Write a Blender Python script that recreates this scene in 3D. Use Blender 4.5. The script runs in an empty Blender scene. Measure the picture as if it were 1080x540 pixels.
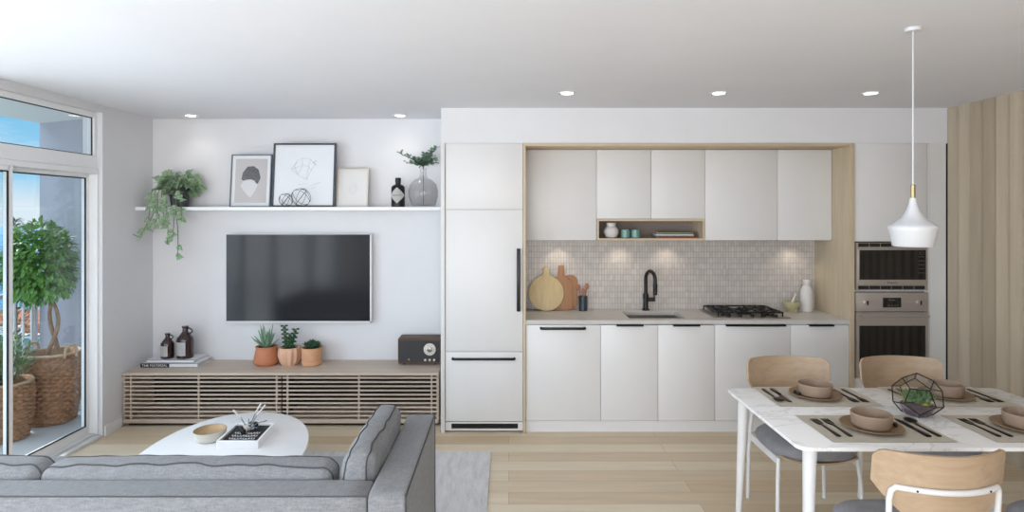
import bpy, bmesh, math, random
from mathutils import Vector, Matrix, noise
random.seed(7)
SC = bpy.context.scene
COL = SC.collection
PI = math.pi

# ------------------------------------------------------------------ camera
EYE = 1.82
cam_d = bpy.data.cameras.new('camera')
cam = bpy.data.objects.new('camera', cam_d); COL.objects.link(cam)
cam.location = (0, 0, EYE); cam.rotation_euler = (PI/2, 0, 0)
cam_d.sensor_width = 36; cam_d.lens = 640/1080*36
cam_d.shift_x = 3.5/1080; cam_d.shift_y = -45/1080
cam_d.clip_end = 4000; cam_d.clip_start = .05
SC.camera = cam
SC.view_settings.view_transform = 'Standard'
SC.view_settings.look = 'None'
SC.view_settings.gamma = 1
SC.view_settings.use_curve_mapping = False
SC.view_settings.exposure = 0.0

# ------------------------------------------------------------------ world
W = bpy.data.worlds.new('world'); SC.world = W; W.use_nodes = True
nt = W.node_tree; nt.nodes.clear()
def N(nt, t, **k):
    n = nt.nodes.new(t)
    for a, b in k.items():
        if a in n.inputs.keys(): n.inputs[a].default_value = b
        else: setattr(n, a, b)
    return n
wo = N(nt, 'ShaderNodeOutputWorld'); bg = N(nt, 'ShaderNodeBackground', Strength=3.0)
tc = N(nt, 'ShaderNodeTexCoord'); sp = N(nt, 'ShaderNodeSeparateXYZ')
nt.links.new(tc.outputs['Generated'], sp.inputs[0])
rp = N(nt, 'ShaderNodeValToRGB')
e = rp.color_ramp.elements
e[0].position = 0.0; e[0].color = (.29, .32, .345, 1)
e[1].position = 1.0; e[1].color = (.85, .92, 1.0, 1)
x_ = e.new(.05); x_.color = (.125, .25, .335, 1); x_ = e.new(.012); x_.color = (.29, .32, .345, 1); x_ = e.new(.5); x_.color = (.62, .72, .86, 1)
x_ = e.new(.14); x_.color = (.07, .20, .31, 1)
nt.links.new(sp.outputs['Z'], rp.inputs[0])
nz = N(nt, 'ShaderNodeTexNoise', Scale=3.2, Detail=7.0, Roughness=.6)
mp = N(nt, 'ShaderNodeMapping'); mp.inputs['Scale'].default_value = (1, 1, 3.5)
nt.links.new(tc.outputs['Generated'], mp.inputs[0]); nt.links.new(mp.outputs[0], nz.inputs['Vector'])
r2 = N(nt, 'ShaderNodeValToRGB'); r2.color_ramp.elements[0].position = .56; r2.color_ramp.elements[1].position = .80
nt.links.new(nz.outputs[0], r2.inputs[0])
mx = N(nt, 'ShaderNodeMixRGB'); mx.inputs[2].default_value = (.36, .37, .38, 1)
nt.links.new(r2.outputs[0], mx.inputs[0]); nt.links.new(rp.outputs[0], mx.inputs[1])
nt.links.new(mx.outputs[0], bg.inputs[0]); nt.links.new(bg.outputs[0], wo.inputs[0])

# ------------------------------------------------------------------ sun and daylight through the windows
def light(name, kind, loc, rot, energy, color=(1, 1, 1), **k):
    d = bpy.data.lights.new(name, kind); d.energy = energy; d.color = color
    for a, b in k.items(): setattr(d, a, b)
    o = bpy.data.objects.new(name, d); COL.objects.link(o); o.location = loc; o.rotation_euler = rot
    return o
sd = Vector((.80, -.42, -1.12)).normalized()
sun = light('sun', 'SUN', (-8, 6, 9), (0, 0, 0), 4.0, (1, .96, .90), angle=math.radians(1.0))
sun.rotation_euler = sd.to_track_quat('-Z', 'Y').to_euler()
# daylight entering the glazed wall on the left (beyond the frame) and the big window behind the camera
light('daylight_left', 'AREA', (-3.47, 1.35, 1.38), (0, -PI/2+.08, 0), 165, (.90, .94, 1.0), shape='RECTANGLE', size=2.4, size_y=4.9)
light('daylight_rear', 'AREA', (-.75, -2.26, 1.45), (PI/2+.02, 0, 0), 185, (.985, .975, .98), shape='RECTANGLE', size=4.2, size_y=2.1)

# ------------------------------------------------------------------ materials
def lin(c):
    c = c/255
    return c/12.92 if c <= .04045 else ((c+.055)/1.055)**2.4
def C(h):
    if isinstance(h, str):
        return (lin(int(h[0:2], 16)), lin(int(h[2:4], 16)), lin(int(h[4:6], 16)), 1)
    return h
def base(name):
    m = bpy.data.materials.new(name); m.use_nodes = True
    n = m.node_tree; b = n.nodes['Principled BSDF']
    return m, n, b
def mat(name, col, rough=.5, metal=0, var=0, scale=8, stretch=(1, 1, 1), bump=0, bscale=None, coat=0, spec=.5, sheen=0):
    m, n, b = base(name)
    b.inputs['Roughness'].default_value = rough; b.inputs['Metallic'].default_value = metal
    b.inputs['Specular IOR Level'].default_value = spec
    b.inputs['Coat Weight'].default_value = coat
    if sheen: b.inputs['Sheen Weight'].default_value = sheen
    col = C(col); b.inputs['Base Color'].default_value = col
    t = N(n, 'ShaderNodeTexCoord'); p = N(n, 'ShaderNodeMapping'); p.inputs['Scale'].default_value = stretch
    n.links.new(t.outputs['Object'], p.inputs[0])
    z = N(n, 'ShaderNodeTexNoise', Scale=scale, Detail=5.0, Roughness=.6)
    n.links.new(p.outputs[0], z.inputs['Vector'])
    v = max(var, .015)
    r = N(n, 'ShaderNodeValToRGB')
    r.color_ramp.elements[0].position = .3; r.color_ramp.elements[1].position = .7
    r.color_ramp.elements[0].color = tuple(c*(1-v) for c in col[:3])+(1,)
    r.color_ramp.elements[1].color = tuple(min(1, c*(1+v)) for c in col[:3])+(1,)
    n.links.new(z.outputs[0], r.inputs[0]); n.links.new(r.outputs[0], b.inputs['Base Color'])
    if bump:
        z2 = N(n, 'ShaderNodeTexNoise', Scale=bscale or scale*4, Detail=4.0)
        n.links.new(p.outputs[0], z2.inputs['Vector'])
        bp = N(n, 'ShaderNodeBump', Strength=bump, Distance=.01)
        n.links.new(z2.outputs[0], bp.inputs['Height']); n.links.new(bp.outputs[0], b.inputs['Normal'])
    return m
def wood(name, c1, c2, axis='Z', rough=.5, scale=9.0, ring=.5):
    """grain runs along axis"""
    m, n, b = base(name)
    b.inputs['Roughness'].default_value = rough
    t = N(n, 'ShaderNodeTexCoord'); p = N(n, 'ShaderNodeMapping')
    s = {'X': (.06, 1, 1), 'Y': (1, .06, 1), 'Z': (1, 1, .06)}[axis]
    p.inputs['Scale'].default_value = s
    n.links.new(t.outputs['Object'], p.inputs[0])
    z = N(n, 'ShaderNodeTexNoise', Scale=scale*4, Detail=6.0, Roughness=.65, Distortion=.6)
    w = N(n, 'ShaderNodeTexNoise', Scale=scale*.8, Detail=2.0)
    n.links.new(p.outputs[0], z.inputs['Vector']); n.links.new(p.outputs[0], w.inputs['Vector'])
    a = N(n, 'ShaderNodeMixRGB'); a.inputs[0].default_value = ring
    n.links.new(z.outputs[0], a.inputs[1]); n.links.new(w.outputs[0], a.inputs[2])
    r = N(n, 'ShaderNodeValToRGB')
    r.color_ramp.elements[0].position = .36; r.color_ramp.elements[1].position = .64
    r.color_ramp.elements[0].color = C(c1); r.color_ramp.elements[1].color = C(c2)
    n.links.new(a.outputs[0], r.inputs[0]); n.links.new(r.outputs[0], b.inputs['Base Color'])
    bp = N(n, 'ShaderNodeBump', Strength=.06, Distance=.004)
    n.links.new(z.outputs[0], bp.inputs['Height']); n.links.new(bp.outputs[0], b.inputs['Normal'])
    return m
def fabric(name, c1, c2, scale=260, rough=.95, bump=.35, patch=.12):
    m, n, b = base(name)
    b.inputs['Roughness'].default_value = rough; b.inputs['Specular IOR Level'].default_value = .15
    b.inputs['Sheen Weight'].default_value = .15
    t = N(n, 'ShaderNodeTexCoord')
    outs = []
    for st in ((1, .08, .35), (.08, 1, .35)):
        p = N(n, 'ShaderNodeMapping'); p.inputs['Scale'].default_value = st
        n.links.new(t.outputs['Object'], p.inputs[0])
        z = N(n, 'ShaderNodeTexNoise', Scale=scale, Detail=3.0, Roughness=.7)
        n.links.new(p.outputs[0], z.inputs['Vector']); outs.append(z.outputs[0])
    a = N(n, 'ShaderNodeMixRGB'); a.inputs[0].default_value = .5
    n.links.new(outs[0], a.inputs[1]); n.links.new(outs[1], a.inputs[2])
    big = N(n, 'ShaderNodeTexNoise', Scale=14.0, Detail=3.0)
    n.links.new(t.outputs['Object'], big.inputs['Vector'])
    a2 = N(n, 'ShaderNodeMixRGB'); a2.inputs[0].default_value = patch*2
    n.links.new(a.outputs[0], a2.inputs[1]); n.links.new(big.outputs[0], a2.inputs[2])
    r = N(n, 'ShaderNodeValToRGB')
    r.color_ramp.elements[0].position = .35; r.color_ramp.elements[1].position = .65
    r.color_ramp.elements[0].color = C(c1); r.color_ramp.elements[1].color = C(c2)
    n.links.new(a2.outputs[0], r.inputs[0]); n.links.new(r.outputs[0], b.inputs['Base Color'])
    bp = N(n, 'ShaderNodeBump', Strength=bump, Distance=.002)
    n.links.new(a.outputs[0], bp.inputs['Height']); n.links.new(bp.outputs[0], b.inputs['Normal'])
    return m
def brickmat(name, c1, c2, cm, w, h, mortar, axes, rough=.35, offset=.5, extra=.1, grain=None, bump=.3, bias=0.0, coat=0):
    m, n, b = base(name)
    b.inputs['Roughness'].default_value = rough; b.inputs['Coat Weight'].default_value = coat
    t = N(n, 'ShaderNodeTexCoord'); s = N(n, 'ShaderNodeSeparateXYZ'); c = N(n, 'ShaderNodeCombineXYZ')
    n.links.new(t.outputs['Object'], s.inputs[0])
    n.links.new(s.outputs[axes[0]], c.inputs[0]); n.links.new(s.outputs[axes[1]], c.inputs[1])
    k = N(n, 'ShaderNodeTexBrick'); k.offset = offset; k.squash = 1
    k.inputs['Scale'].default_value = 1; k.inputs['Mortar Size'].default_value = mortar
    k.inputs['Mortar Smooth'].default_value = .1; k.inputs['Bias'].default_value = bias
    k.inputs['Brick Width'].default_value = w; k.inputs['Row Height'].default_value = h
    k.inputs['Color1'].default_value = C(c1); k.inputs['Color2'].default_value = C(c2); k.inputs['Mortar'].default_value = C(cm)
    n.links.new(c.outputs[0], k.inputs['Vector'])
    out = k.outputs['Color']
    if grain:
        p = N(n, 'ShaderNodeMapping'); p.inputs['Scale'].default_value = grain
        n.links.new(t.outputs['Object'], p.inputs[0])
        z = N(n, 'ShaderNodeTexNoise', Scale=14.0, Detail=7.0, Roughness=.65, Distortion=.5)
        n.links.new(p.outputs[0], z.inputs['Vector'])
        hs = N(n, 'ShaderNodeMapRange'); hs.inputs['From Min'].default_value = .3; hs.inputs['From Max'].default_value = .7
        hs.inputs['To Min'].default_value = 1-extra; hs.inputs['To Max'].default_value = 1+extra
        n.links.new(z.outputs[0], hs.inputs[0])
        v = N(n, 'ShaderNodeVectorMath', operation='SCALE')
        n.links.new(out, v.inputs[0]); n.links.new(hs.outputs[0], v.inputs['Scale'])
        out = v.outputs[0]
    n.links.new(out, b.inputs['Base Color'])
    iv = N(n, 'ShaderNodeMath', operation='SUBTRACT'); iv.inputs[0].default_value = 1
    n.links.new(k.outputs['Fac'], iv.inputs[1])
    bp = N(n, 'ShaderNodeBump', Strength=bump, Distance=.002)
    n.links.new(iv.outputs[0], bp.inputs['Height']); n.links.new(bp.outputs[0], b.inputs['Normal'])
    return m
def glassmat(name, tint=(1, 1, 1, 1), ior=1.45, rough=0.0, boost=1.0):
    m = bpy.data.materials.new(name); m.use_nodes = True; n = m.node_tree; n.nodes.clear()
    o = N(n, 'ShaderNodeOutputMaterial'); t = N(n, 'ShaderNodeBsdfTransparent'); t.inputs[0].default_value = tint
    g = N(n, 'ShaderNodeBsdfGlossy'); g.inputs['Roughness'].default_value = rough
    f = N(n, 'ShaderNodeFresnel', IOR=ior)
    ge = N(n, 'ShaderNodeNewGeometry'); im = N(n, 'ShaderNodeMapRange')   # same reflectance on both sides of the thin pane
    im.inputs['To Min'].default_value = ior; im.inputs['To Max'].default_value = 1/ior
    n.links.new(ge.outputs['Backfacing'], im.inputs[0]); n.links.new(im.outputs[0], f.inputs[0])
    mu = N(n, 'ShaderNodeMath', operation='MULTIPLY'); mu.inputs[1].default_value = boost; mu.use_clamp = True
    mix = N(n, 'ShaderNodeMixShader')
    n.links.new(f.outputs[0], mu.inputs[0])
    n.links.new(mu.outputs[0], mix.inputs[0]); n.links.new(t.outputs[0], mix.inputs[1]); n.links.new(g.outputs[0], mix.inputs[2])
    n.links.new(mix.outputs[0], o.inputs[0])
    return m
def emit(name, col, s):
    m = bpy.data.materials.new(name); m.use_nodes = True; n = m.node_tree; n.nodes.clear()
    o = N(n, 'ShaderNodeOutputMaterial'); t = N(n, 'ShaderNodeEmission', Strength=s); t.inputs[0].default_value = C(col)
    n.links.new(t.outputs[0], o.inputs[0]); return m
M = {}
M['wall'] = mat('wall_paint', 'dddde0', .75, var=.01, scale=3, bump=.02, bscale=300)
M['ceil'] = mat('ceiling_paint', 'e3e3e8', .85, var=.01, scale=2)
M['cab'] = mat('white_cabinet_laminate', 'dcdbdb', .40, var=.01, scale=3)
M['cabline'] = mat('white_panel', 'd9d9d7', .5)
M['trimw'] = mat('white_trim_paint', 'eff0f2', .4)
M['dark'] = mat('dark_gap', '221c19', .7)
M['black'] = mat('matte_black_metal', '1b1b1c', .38, metal=.3)
M['gasket'] = mat('black_gasket', '15171a', .5)
M['oak'] = wood('light_oak_veneer', 'b8a78e', 'cbbca3', 'Z')
M['oakx'] = wood('light_oak_horizontal', 'b7a697', 'cebeae', 'X')
M['slatw'] = wood('greyed_oak_boards', '9f917f', 'b5a896', 'Z', .6)
M['chairw'] = wood('bent_ash_plywood', 'a38b71', 'bba389', 'X', .45, 7)
M['floor'] = brickmat('oak_floor_planks', 'dccfb8', 'bfa581', 'a38c6c', 1.9, .165, .0014, ('X', 'Y'), .42, .37, .09, (.10, 1.4, 1), .15, -.1)
M['tile'] = brickmat('small_stacked_wall_tiles', 'c9c3be', 'bcb5b0', 'a39c97', .025, .053, .0022, ('X', 'Z'), .3, 0, .08, (1, 1, 1), .5, 0)
M['counter'] = mat('grey_concrete_worktop', 'c3c0bd', .45, var=.07, scale=7, bump=.05, bscale=60)
M['steel'] = mat('brushed_steel', 'a69e98', .34, metal=.85, var=.04, scale=30, stretch=(.05, 1, 1))
M['steelw'] = mat('warm_brushed_steel', 'bab1aa', .38, metal=.5, var=.04, scale=30, stretch=(.05, 1, 1))
M['darkglass'] = mat('dark_appliance_glass', '23211f', .12, coat=.3)
M['screen'] = mat('television_screen', '2a2b2f', .10, spec=.25)
M['sofa'] = fabric('grey_linen_weave', '6c6e72', '8f9092', 300, patch=.04)
M['sofaarm'] = M['sofa']
M['pipe'] = mat('dark_piping', '48494c', .9)
M['seat'] = fabric('grey_wool_seat', '77767c', '97969b', 500, bump=.5)
M['whitemetal'] = mat('white_powder_coat', 'dcdcdd', .35)
M['rug'] = None
M['marble'] = None
M['tabwhite'] = mat('white_lacquer', 'f6f7f9', .3)
M['matfab'] = fabric('taupe_placemat_weave', 'b0a899', 'c8c0b0', 500, bump=.4)
M['ceramic'] = mat('taupe_stoneware', '9b8674', .5, var=.06, scale=20)
M['plate'] = mat('brown_stoneware', '8a6f53', .5, var=.08, scale=20)
M['cut'] = mat('blackened_bronze', '2a211a', .28, metal=.75)
M['berry'] = mat('black_olive_skin', '17130f', .3)
M['glass'] = glassmat('window_glass', (.93, .96, .97, 1), 1.45, 0, 1.0)
M['tglass'] = glassmat('terrarium_glass', (.93, .94, .94, 1), 1.5, .03, 1.3)
M['vglass'] = glassmat('smoky_vase_glass', (.965, .97, .975, 1), 1.35, .03, .9)
M['wire'] = mat('dark_bronze_wire', '2e2620', .4, metal=.6)
M['leafA'] = mat('variegated_ivy_leaf', '86a07e', .5, var=.5, scale=60)
M['leafB'] = mat('eucalyptus_leaf', '647f6c', .55, var=.35, scale=25)
M['leafC'] = mat('ficus_leaf', '6c9a4a', .45, var=.4, scale=9)
M['leafD'] = mat('herb_leaf', '5f8a4c', .5, var=.35, scale=14)
M['leafE'] = mat('aloe_leaf', '7f9f84', .45, var=.15, scale=20)
M['leafF'] = mat('dark_jade_leaf', '2f5636', .35, var=.3, scale=30)
M['leafG'] = mat('olive_succulent_leaf', '5d7f52', .5, var=.35, scale=40)
M['moss'] = mat('yellow_green_moss', '94983f', .9, var=.3, scale=90, bump=.5)
M['soil'] = mat('dark_soil', '3a3230', .95, var=.3, scale=120, bump=.5)
M['sand'] = mat('violet_grey_gravel', '6f6069', .9, var=.25, scale=160, bump=.4)
M['terra1'] = mat('terracotta_orange', 'bd7a58', .75, var=.08, scale=15)
M['terra2'] = mat('terracotta_pale', 'd9ae92', .75, var=.08, scale=15)
M['terra3'] = mat('terracotta_peach', 'cf9c78', .75, var=.08, scale=15)
M['bark'] = mat('pale_twisted_bark', '9c7e60', .85, var=.25, scale=20)
M['twig'] = mat('green_stem', '5c6347', .7)
M['wicker'] = mat('woven_wicker', 'a97b58', .75, var=.4, scale=26)
M['rope'] = mat('pale_rope', 'c4ab8c', .85, var=.1, scale=60)
M['amber'] = mat('dark_amber_glass', '2e1718', .12, coat=.5)
M['label'] = mat('white_paper_label', 'eeeeec', .7, var=.03, scale=90)
M['paper'] = mat('white_book_paper', 'e2e3e5', .6)
M['pages'] = mat('book_page_edges', 'cfd0d2', .8, var=.05, scale=200, stretch=(.05, .05, 1))
M['ink'] = mat('black_ink', '17181b', .6)
M['inkgrey'] = mat('pale_pencil_line', 'c6c6ca', .8)
M['inkgrey2'] = mat('pencil_line', 'b7a49c', .8)
M['stone'] = mat('charcoal_stone_print', '66686c', .8, var=.25, scale=50)
M['artbg'] = mat('warm_grey_print', 'c3bfc0', .8)
M['artpale'] = mat('pale_print_shape', 'd7d6d9', .8)
M['artwhite'] = mat('art_paper', 'e4e6ea', .7)
M['artcream'] = mat('cream_paper', 'dedcda', .7)
M['frameD'] = mat('dark_grey_frame', '3f444c', .45)
M['frameG'] = mat('grey_frame', '6d737b', .45)
M['frameP'] = mat('pale_wood_frame', 'd3cbbd', .5, var=.05)
M['pot'] = mat('dark_grey_pot', '45484a', .6)
M['navy'] = mat('dark_teal_glaze', '2f3c44', .3, var=.1)
M['teal'] = mat('teal_glass_cup', '66938c', .25, var=.06)
M['cream'] = mat('cream_ceramic', 'd9d3c6', .5)
M['whitec'] = mat('white_ceramic', 'd2cecb', .45, var=.02)
M['celadon'] = mat('pale_olive_ceramic', 'b3ab86', .35)
M['boardL'] = wood('pale_maple_board', 'c3ad80', 'd6c397', 'Z')
M['boardD'] = wood('walnut_brown_board', '9a6f4f', 'b58864', 'Z')
M['spoonw'] = wood('reddish_spoon_wood', '98604a', 'b77c5e', 'Z')
M['bowlin'] = wood('tan_bowl_wood', 'a58a69', 'bda27f', 'X')
M['brass'] = mat('brushed_brass', 'a99a74', .35, metal=.8)
M['lamp'] = mat('white_lamp_enamel', 'd3d5d9', .35)
M['led'] = emit('downlight_led', (1, .96, .9, 1), 9)
M['balc'] = mat('balcony_concrete', 'cfd1d5', .8, var=.05, scale=4)
M['balcw'] = mat('lavender_grey_render', 'a4a6b1', .9, var=.03, scale=4)
M['outw'] = mat('white_outside_render', 'd9dadc', .8)
M['sea'] = mat('distant_sea', '3f7fae', .4, var=.15, scale=.01)
M['hill'] = mat('distant_hillside', '5f7f6a', .9, var=.3, scale=.05)
M['brownw'] = mat('orange_brown_cladding', '9a5a38', .8, var=.2, scale=2)
M['blueband'] = mat('turquoise_band', '6aa8bb', .5)
M['green_book'] = mat('green_book_cover', '7f9270', .6)
M['red_book'] = mat('red_book_cover', 'a5574a', .6)
M['walnut'] = wood('dark_walnut_trim', '4b362b', '63483a', 'X')
M['radio'] = mat('charcoal_radio_face', '303032', .55)
def rugmat():
    m, n, b = base('pale_grey_rug_pile'); b.inputs['Roughness'].default_value = 1; b.inputs['Specular IOR Level'].default_value = .1
    t = N(n, 'ShaderNodeTexCoord'); p = N(n, 'ShaderNodeMapping'); p.inputs['Scale'].default_value = (1, .18, 1)
    n.links.new(t.outputs['Object'], p.inputs[0])
    z = N(n, 'ShaderNodeTexNoise', Scale=26.0, Detail=6.0, Roughness=.75); n.links.new(p.outputs[0], z.inputs['Vector'])
    r = N(n, 'ShaderNodeValToRGB'); r.color_ramp.elements[0].position = .34; r.color_ramp.elements[1].position = .62
    r.color_ramp.elements[0].color = C('c2c2c4'); r.color_ramp.elements[1].color = C('dad9d8')
    n.links.new(z.outputs[0], r.inputs[0]); n.links.new(r.outputs[0], b.inputs['Base Color'])
    z2 = N(n, 'ShaderNodeTexNoise', Scale=400.0); n.links.new(t.outputs['Object'], z2.inputs['Vector'])
    bp = N(n, 'ShaderNodeBump', Strength=.5, Distance=.004); n.links.new(z2.outputs[0], bp.inputs['Height']); n.links.new(bp.outputs[0], b.inputs['Normal'])
    return m
M['rug'] = rugmat()
def marblemat():
    m, n, b = base('white_veined_marble'); b.inputs['Roughness'].default_value = .22
    t = N(n, 'ShaderNodeTexCoord'); p = N(n, 'ShaderNodeMapping'); p.inputs['Rotation'].default_value = (0, 0, .6); p.inputs['Scale'].default_value = (1, 2.2, 1)
    n.links.new(t.outputs['Object'], p.inputs[0])
    z = N(n, 'ShaderNodeTexNoise', Scale=2.2, Detail=8.0, Roughness=.6, Distortion=1.2); n.links.new(p.outputs[0], z.inputs['Vector'])
    r = N(n, 'ShaderNodeValToRGB'); el = r.color_ramp.elements
    el[0].position = .475; el[0].color = C('f6f6f6'); el[1].position = .53; el[1].color = C('f6f6f6')
    k = el.new(.502); k.color = C('e0dfdf')
    n.links.new(z.outputs[0], r.inputs[0]); n.links.new(r.outputs[0], b.inputs['Base Color'])
    return m
M['marble'] = marblemat()

# ------------------------------------------------------------------ object helpers
LOC = {}
def props(o, label=None, cat=None, group=None, kind=None):
    if label: o['label'] = label
    if cat: o['category'] = cat
    if group: o['group'] = group
    if kind: o['kind'] = kind
    return o
def thing(name, label, cat, loc=(0, 0, 0), group=None):
    o = bpy.data.objects.new(name, None); COL.objects.link(o); o.location = loc; o.empty_display_size = .1
    LOC[o.name] = Vector(loc)
    return props(o, label, cat, group)
def place(o):
    return LOC.get(o.name, Vector((0, 0, 0)))
def softmap(t, c, h, r, bulge, wob, seed, out=0):
    p = Vector((t.x*h[0], t.y*h[1], t.z*h[2]))
    q = Vector([max(-(h[i]-r), min(h[i]-r, p[i])) for i in range(3)])
    d = p-q
    if d.length > 1e-9: p = q+d.normalized()*(r+out)
    f = [(1-t[i]**2) for i in range(3)]
    p.x += bulge*t.x*f[1]*f[2]; p.y += bulge*t.y*f[0]*f[2]; p.z += bulge*t.z*f[0]*f[1]
    if wob: p += noise.noise_vector((p+Vector((seed*3.1, 0, 0)))*9)*wob
    return p+Vector(c)
class MB:
    def __init__(s): s.bm = bmesh.new()
    def box(s, x0, x1, y0, y1, z0, z1, bev=0, seg=2):
        b = bmesh.new()
        bmesh.ops.create_cube(b, size=1)
        for v in b.verts:
            v.co = Vector(((x0+x1)/2+v.co.x*(x1-x0), (y0+y1)/2+v.co.y*(y1-y0), (z0+z1)/2+v.co.z*(z1-z0)))
        if bev:
            bmesh.ops.bevel(b, geom=b.edges[:], offset=bev, segments=seg, affect='EDGES', profile=.5)
        return s._add(b)
    def _add(s, b, mtx=None):
        if mtx is not None: bmesh.ops.transform(b, matrix=mtx, verts=b.verts)
        me = bpy.data.meshes.new('tmp'); b.to_mesh(me); b.free()
        s.bm.from_mesh(me); bpy.data.meshes.remove(me)
        return s
    def add(s, other, mtx=None):
        return s._add(other.bm, mtx)
    def lathe(s, prof, c=(0, 0, 0), seg=32, close=True, mtx=None, sx=1, sy=1, flute=0, nfl=0):
        b = bmesh.new(); rings = []
        for r, z in prof:
            ring = []
            for i in range(seg):
                a = 2*PI*i/seg
                rr = r*(1+(flute*math.cos(nfl*a) if flute else 0))
                ring.append(b.verts.new((c[0]+rr*math.cos(a)*sx, c[1]+rr*math.sin(a)*sy, c[2]+z)))
            rings.append(ring)
        for k in range(len(rings)-1):
            for i in range(seg):
                j = (i+1) % seg
                b.faces.new((rings[k][i], rings[k][j], rings[k+1][j], rings[k+1][i]))
        if close:
            b.faces.new(list(reversed(rings[0]))); b.faces.new(rings[-1])
        return s._add(b, mtx)
    def cyl(s, p, q, r, r2=None, seg=20):
        p = Vector(p); q = Vector(q); d = q-p; L = d.length
        m = Matrix.Translation(p) @ d.to_track_quat('Z', 'Y').to_matrix().to_4x4()
        return s.lathe([(r, 0), (r if r2 is None else r2, L)], seg=seg, mtx=m)
    def tube(s, pts, r, seg=10, closed=False, radii=None):
        pts = [Vector(p) for p in pts]; n = len(pts); b = bmesh.new(); rings = []
        up = None
        for i, p in enumerate(pts):
            if closed: t = pts[(i+1) % n]-pts[i-1]
            else: t = pts[min(i+1, n-1)]-pts[max(i-1, 0)]
            t.normalize()
            if up is None:
                up = Vector((0, 0, 1)) if abs(t.z) < .9 else Vector((0, 1, 0))
            u = (up-t*up.dot(t))
            if u.length < 1e-5: u = t.orthogonal()
            u.normalize(); up = u; w = t.cross(u)
            rr = radii[i] if radii else r
            rings.append([b.verts.new(p+(u*math.cos(2*PI*k/seg)+w*math.sin(2*PI*k/seg))*rr) for k in range(seg)])
        m = n if closed else n-1
        for i in range(m):
            A, B = rings[i], rings[(i+1) % n]
            for k in range(seg):
                l = (k+1) % seg
                b.faces.new((A[k], A[l], B[l], B[k]))
        if not closed:
            b.faces.new(list(reversed(rings[0]))); b.faces.new(rings[-1])
        return s._add(b)
    def prism(s, pts2, lo, hi, axis='z', bev=0, mtx=None):
        """outline extruded along an axis; pts2 in the two other axes"""
        b = bmesh.new()
        def P(u, v, w):
            return {'z': (u, v, w), 'y': (u, w, v), 'x': (w, u, v)}[axis]
        A = [b.verts.new(P(u, v, lo)) for u, v in pts2]; B = [b.verts.new(P(u, v, hi)) for u, v in pts2]
        n = len(A)
        b.faces.new(list(reversed(A))); b.faces.new(B)
        for i in range(n):
            j = (i+1) % n; b.faces.new((A[i], A[j], B[j], B[i]))
        bmesh.ops.recalc_face_normals(b, faces=b.faces)
        if bev:
            ed = [e for e in b.edges if len(e.link_faces) == 2 and e.calc_face_angle(0) > .6]
            bmesh.ops.bevel(b, geom=ed, offset=bev, segments=2, affect='EDGES', profile=.5)
        return s._add(b, mtx)
    def sphere(s, c, r, sx=1, sy=1, sz=1, u=16, v=10):
        b = bmesh.new(); bmesh.ops.create_uvsphere(b, u_segments=u, v_segments=v, radius=r)
        for q in b.verts: q.co = Vector((c[0]+q.co.x*sx, c[1]+q.co.y*sy, c[2]+q.co.z*sz))
        return s._add(b)
    def softbox(s, c, h, r, cuts=14, bulge=.0, wob=0, seed=0):
        """rounded, slightly bulging cushion: centre, half sizes, corner radius"""
        b = bmesh.new(); bmesh.ops.create_cube(b, size=2)
        bmesh.ops.subdivide_edges(b, edges=b.edges[:], cuts=cuts, use_grid_fill=True)
        for v in b.verts:
            t = Vector([math.copysign(1-(1-abs(a))**1.5, a) for a in v.co])     # denser towards the edges
            v.co = softmap(t, c, h, r, bulge, wob, seed)
        return s._add(b)
    def leaf(s, pos, d, up, L, Wd, curl=.15, shape='oval'):
        d = Vector(d).normalized(); up = Vector(up)
        side = d.cross(up)
        if side.length < 1e-4: side = d.orthogonal()
        side.normalize(); nrm = side.cross(d)
        prof = {'oval': [(0, .05), (.2, .7), (.45, 1), (.75, .7), (1, .03)],
                'ivy': [(0, .25), (.08, .95), (.3, .80), (.42, 1.0), (.65, .45), (1, .02)],
                'blade': [(0, .9), (.25, 1), (.6, .65), (1, .03)],
                'round': [(0, .1), (.2, .85), (.5, 1), (.8, .8), (1, .15)]}[shape]
        rows = []
        b = s.bm
        for t, w in prof:
            c = Vector(pos)+d*(L*t)-nrm*(curl*L*t*t)
            rows.append((b.verts.new(c-side*(w*Wd/2)+nrm*(.12*w*Wd)), b.verts.new(c), b.verts.new(c+side*(w*Wd/2)+nrm*(.12*w*Wd))))
        for i in range(len(rows)-1):
            A, B = rows[i], rows[i+1]
            b.faces.new((A[0], A[1], B[1], B[0])); b.faces.new((A[1], A[2], B[2], B[1]))
        return s
    def build(s, name, m, parent=None, label=None, cat=None, group=None, kind=None, smooth=True, base_at=None, ang=35):
        bm = s.bm
        me = bpy.data.meshes.new(name)
        if parent is not None:
            off = place(parent)
        elif base_at is not None:
            off = Vector(base_at)
        else:
            xs = [v.co.x for v in bm.verts]; ys = [v.co.y for v in bm.verts]; zs = [v.co.z for v in bm.verts]
            off = Vector(((min(xs)+max(xs))/2, (min(ys)+max(ys))/2, min(zs)))
        bmesh.ops.translate(bm, vec=-off, verts=bm.verts)
        if smooth:
            for f in bm.faces: f.smooth = True
            lim = math.radians(ang)
            for e_ in bm.edges:
                if len(e_.link_faces) == 2 and e_.calc_face_angle(0) > lim: e_.smooth = False
        bm.to_mesh(me); bm.free()
        me.materials.append(M[m] if isinstance(m, str) else m)
        o = bpy.data.objects.new(name, me); COL.objects.link(o)
        if parent is not None:
            o.parent = parent
            LOC[o.name] = off.copy()
        else:
            o.location = off; LOC[o.name] = off.copy()
        return props(o, label, cat, group, kind)
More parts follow.
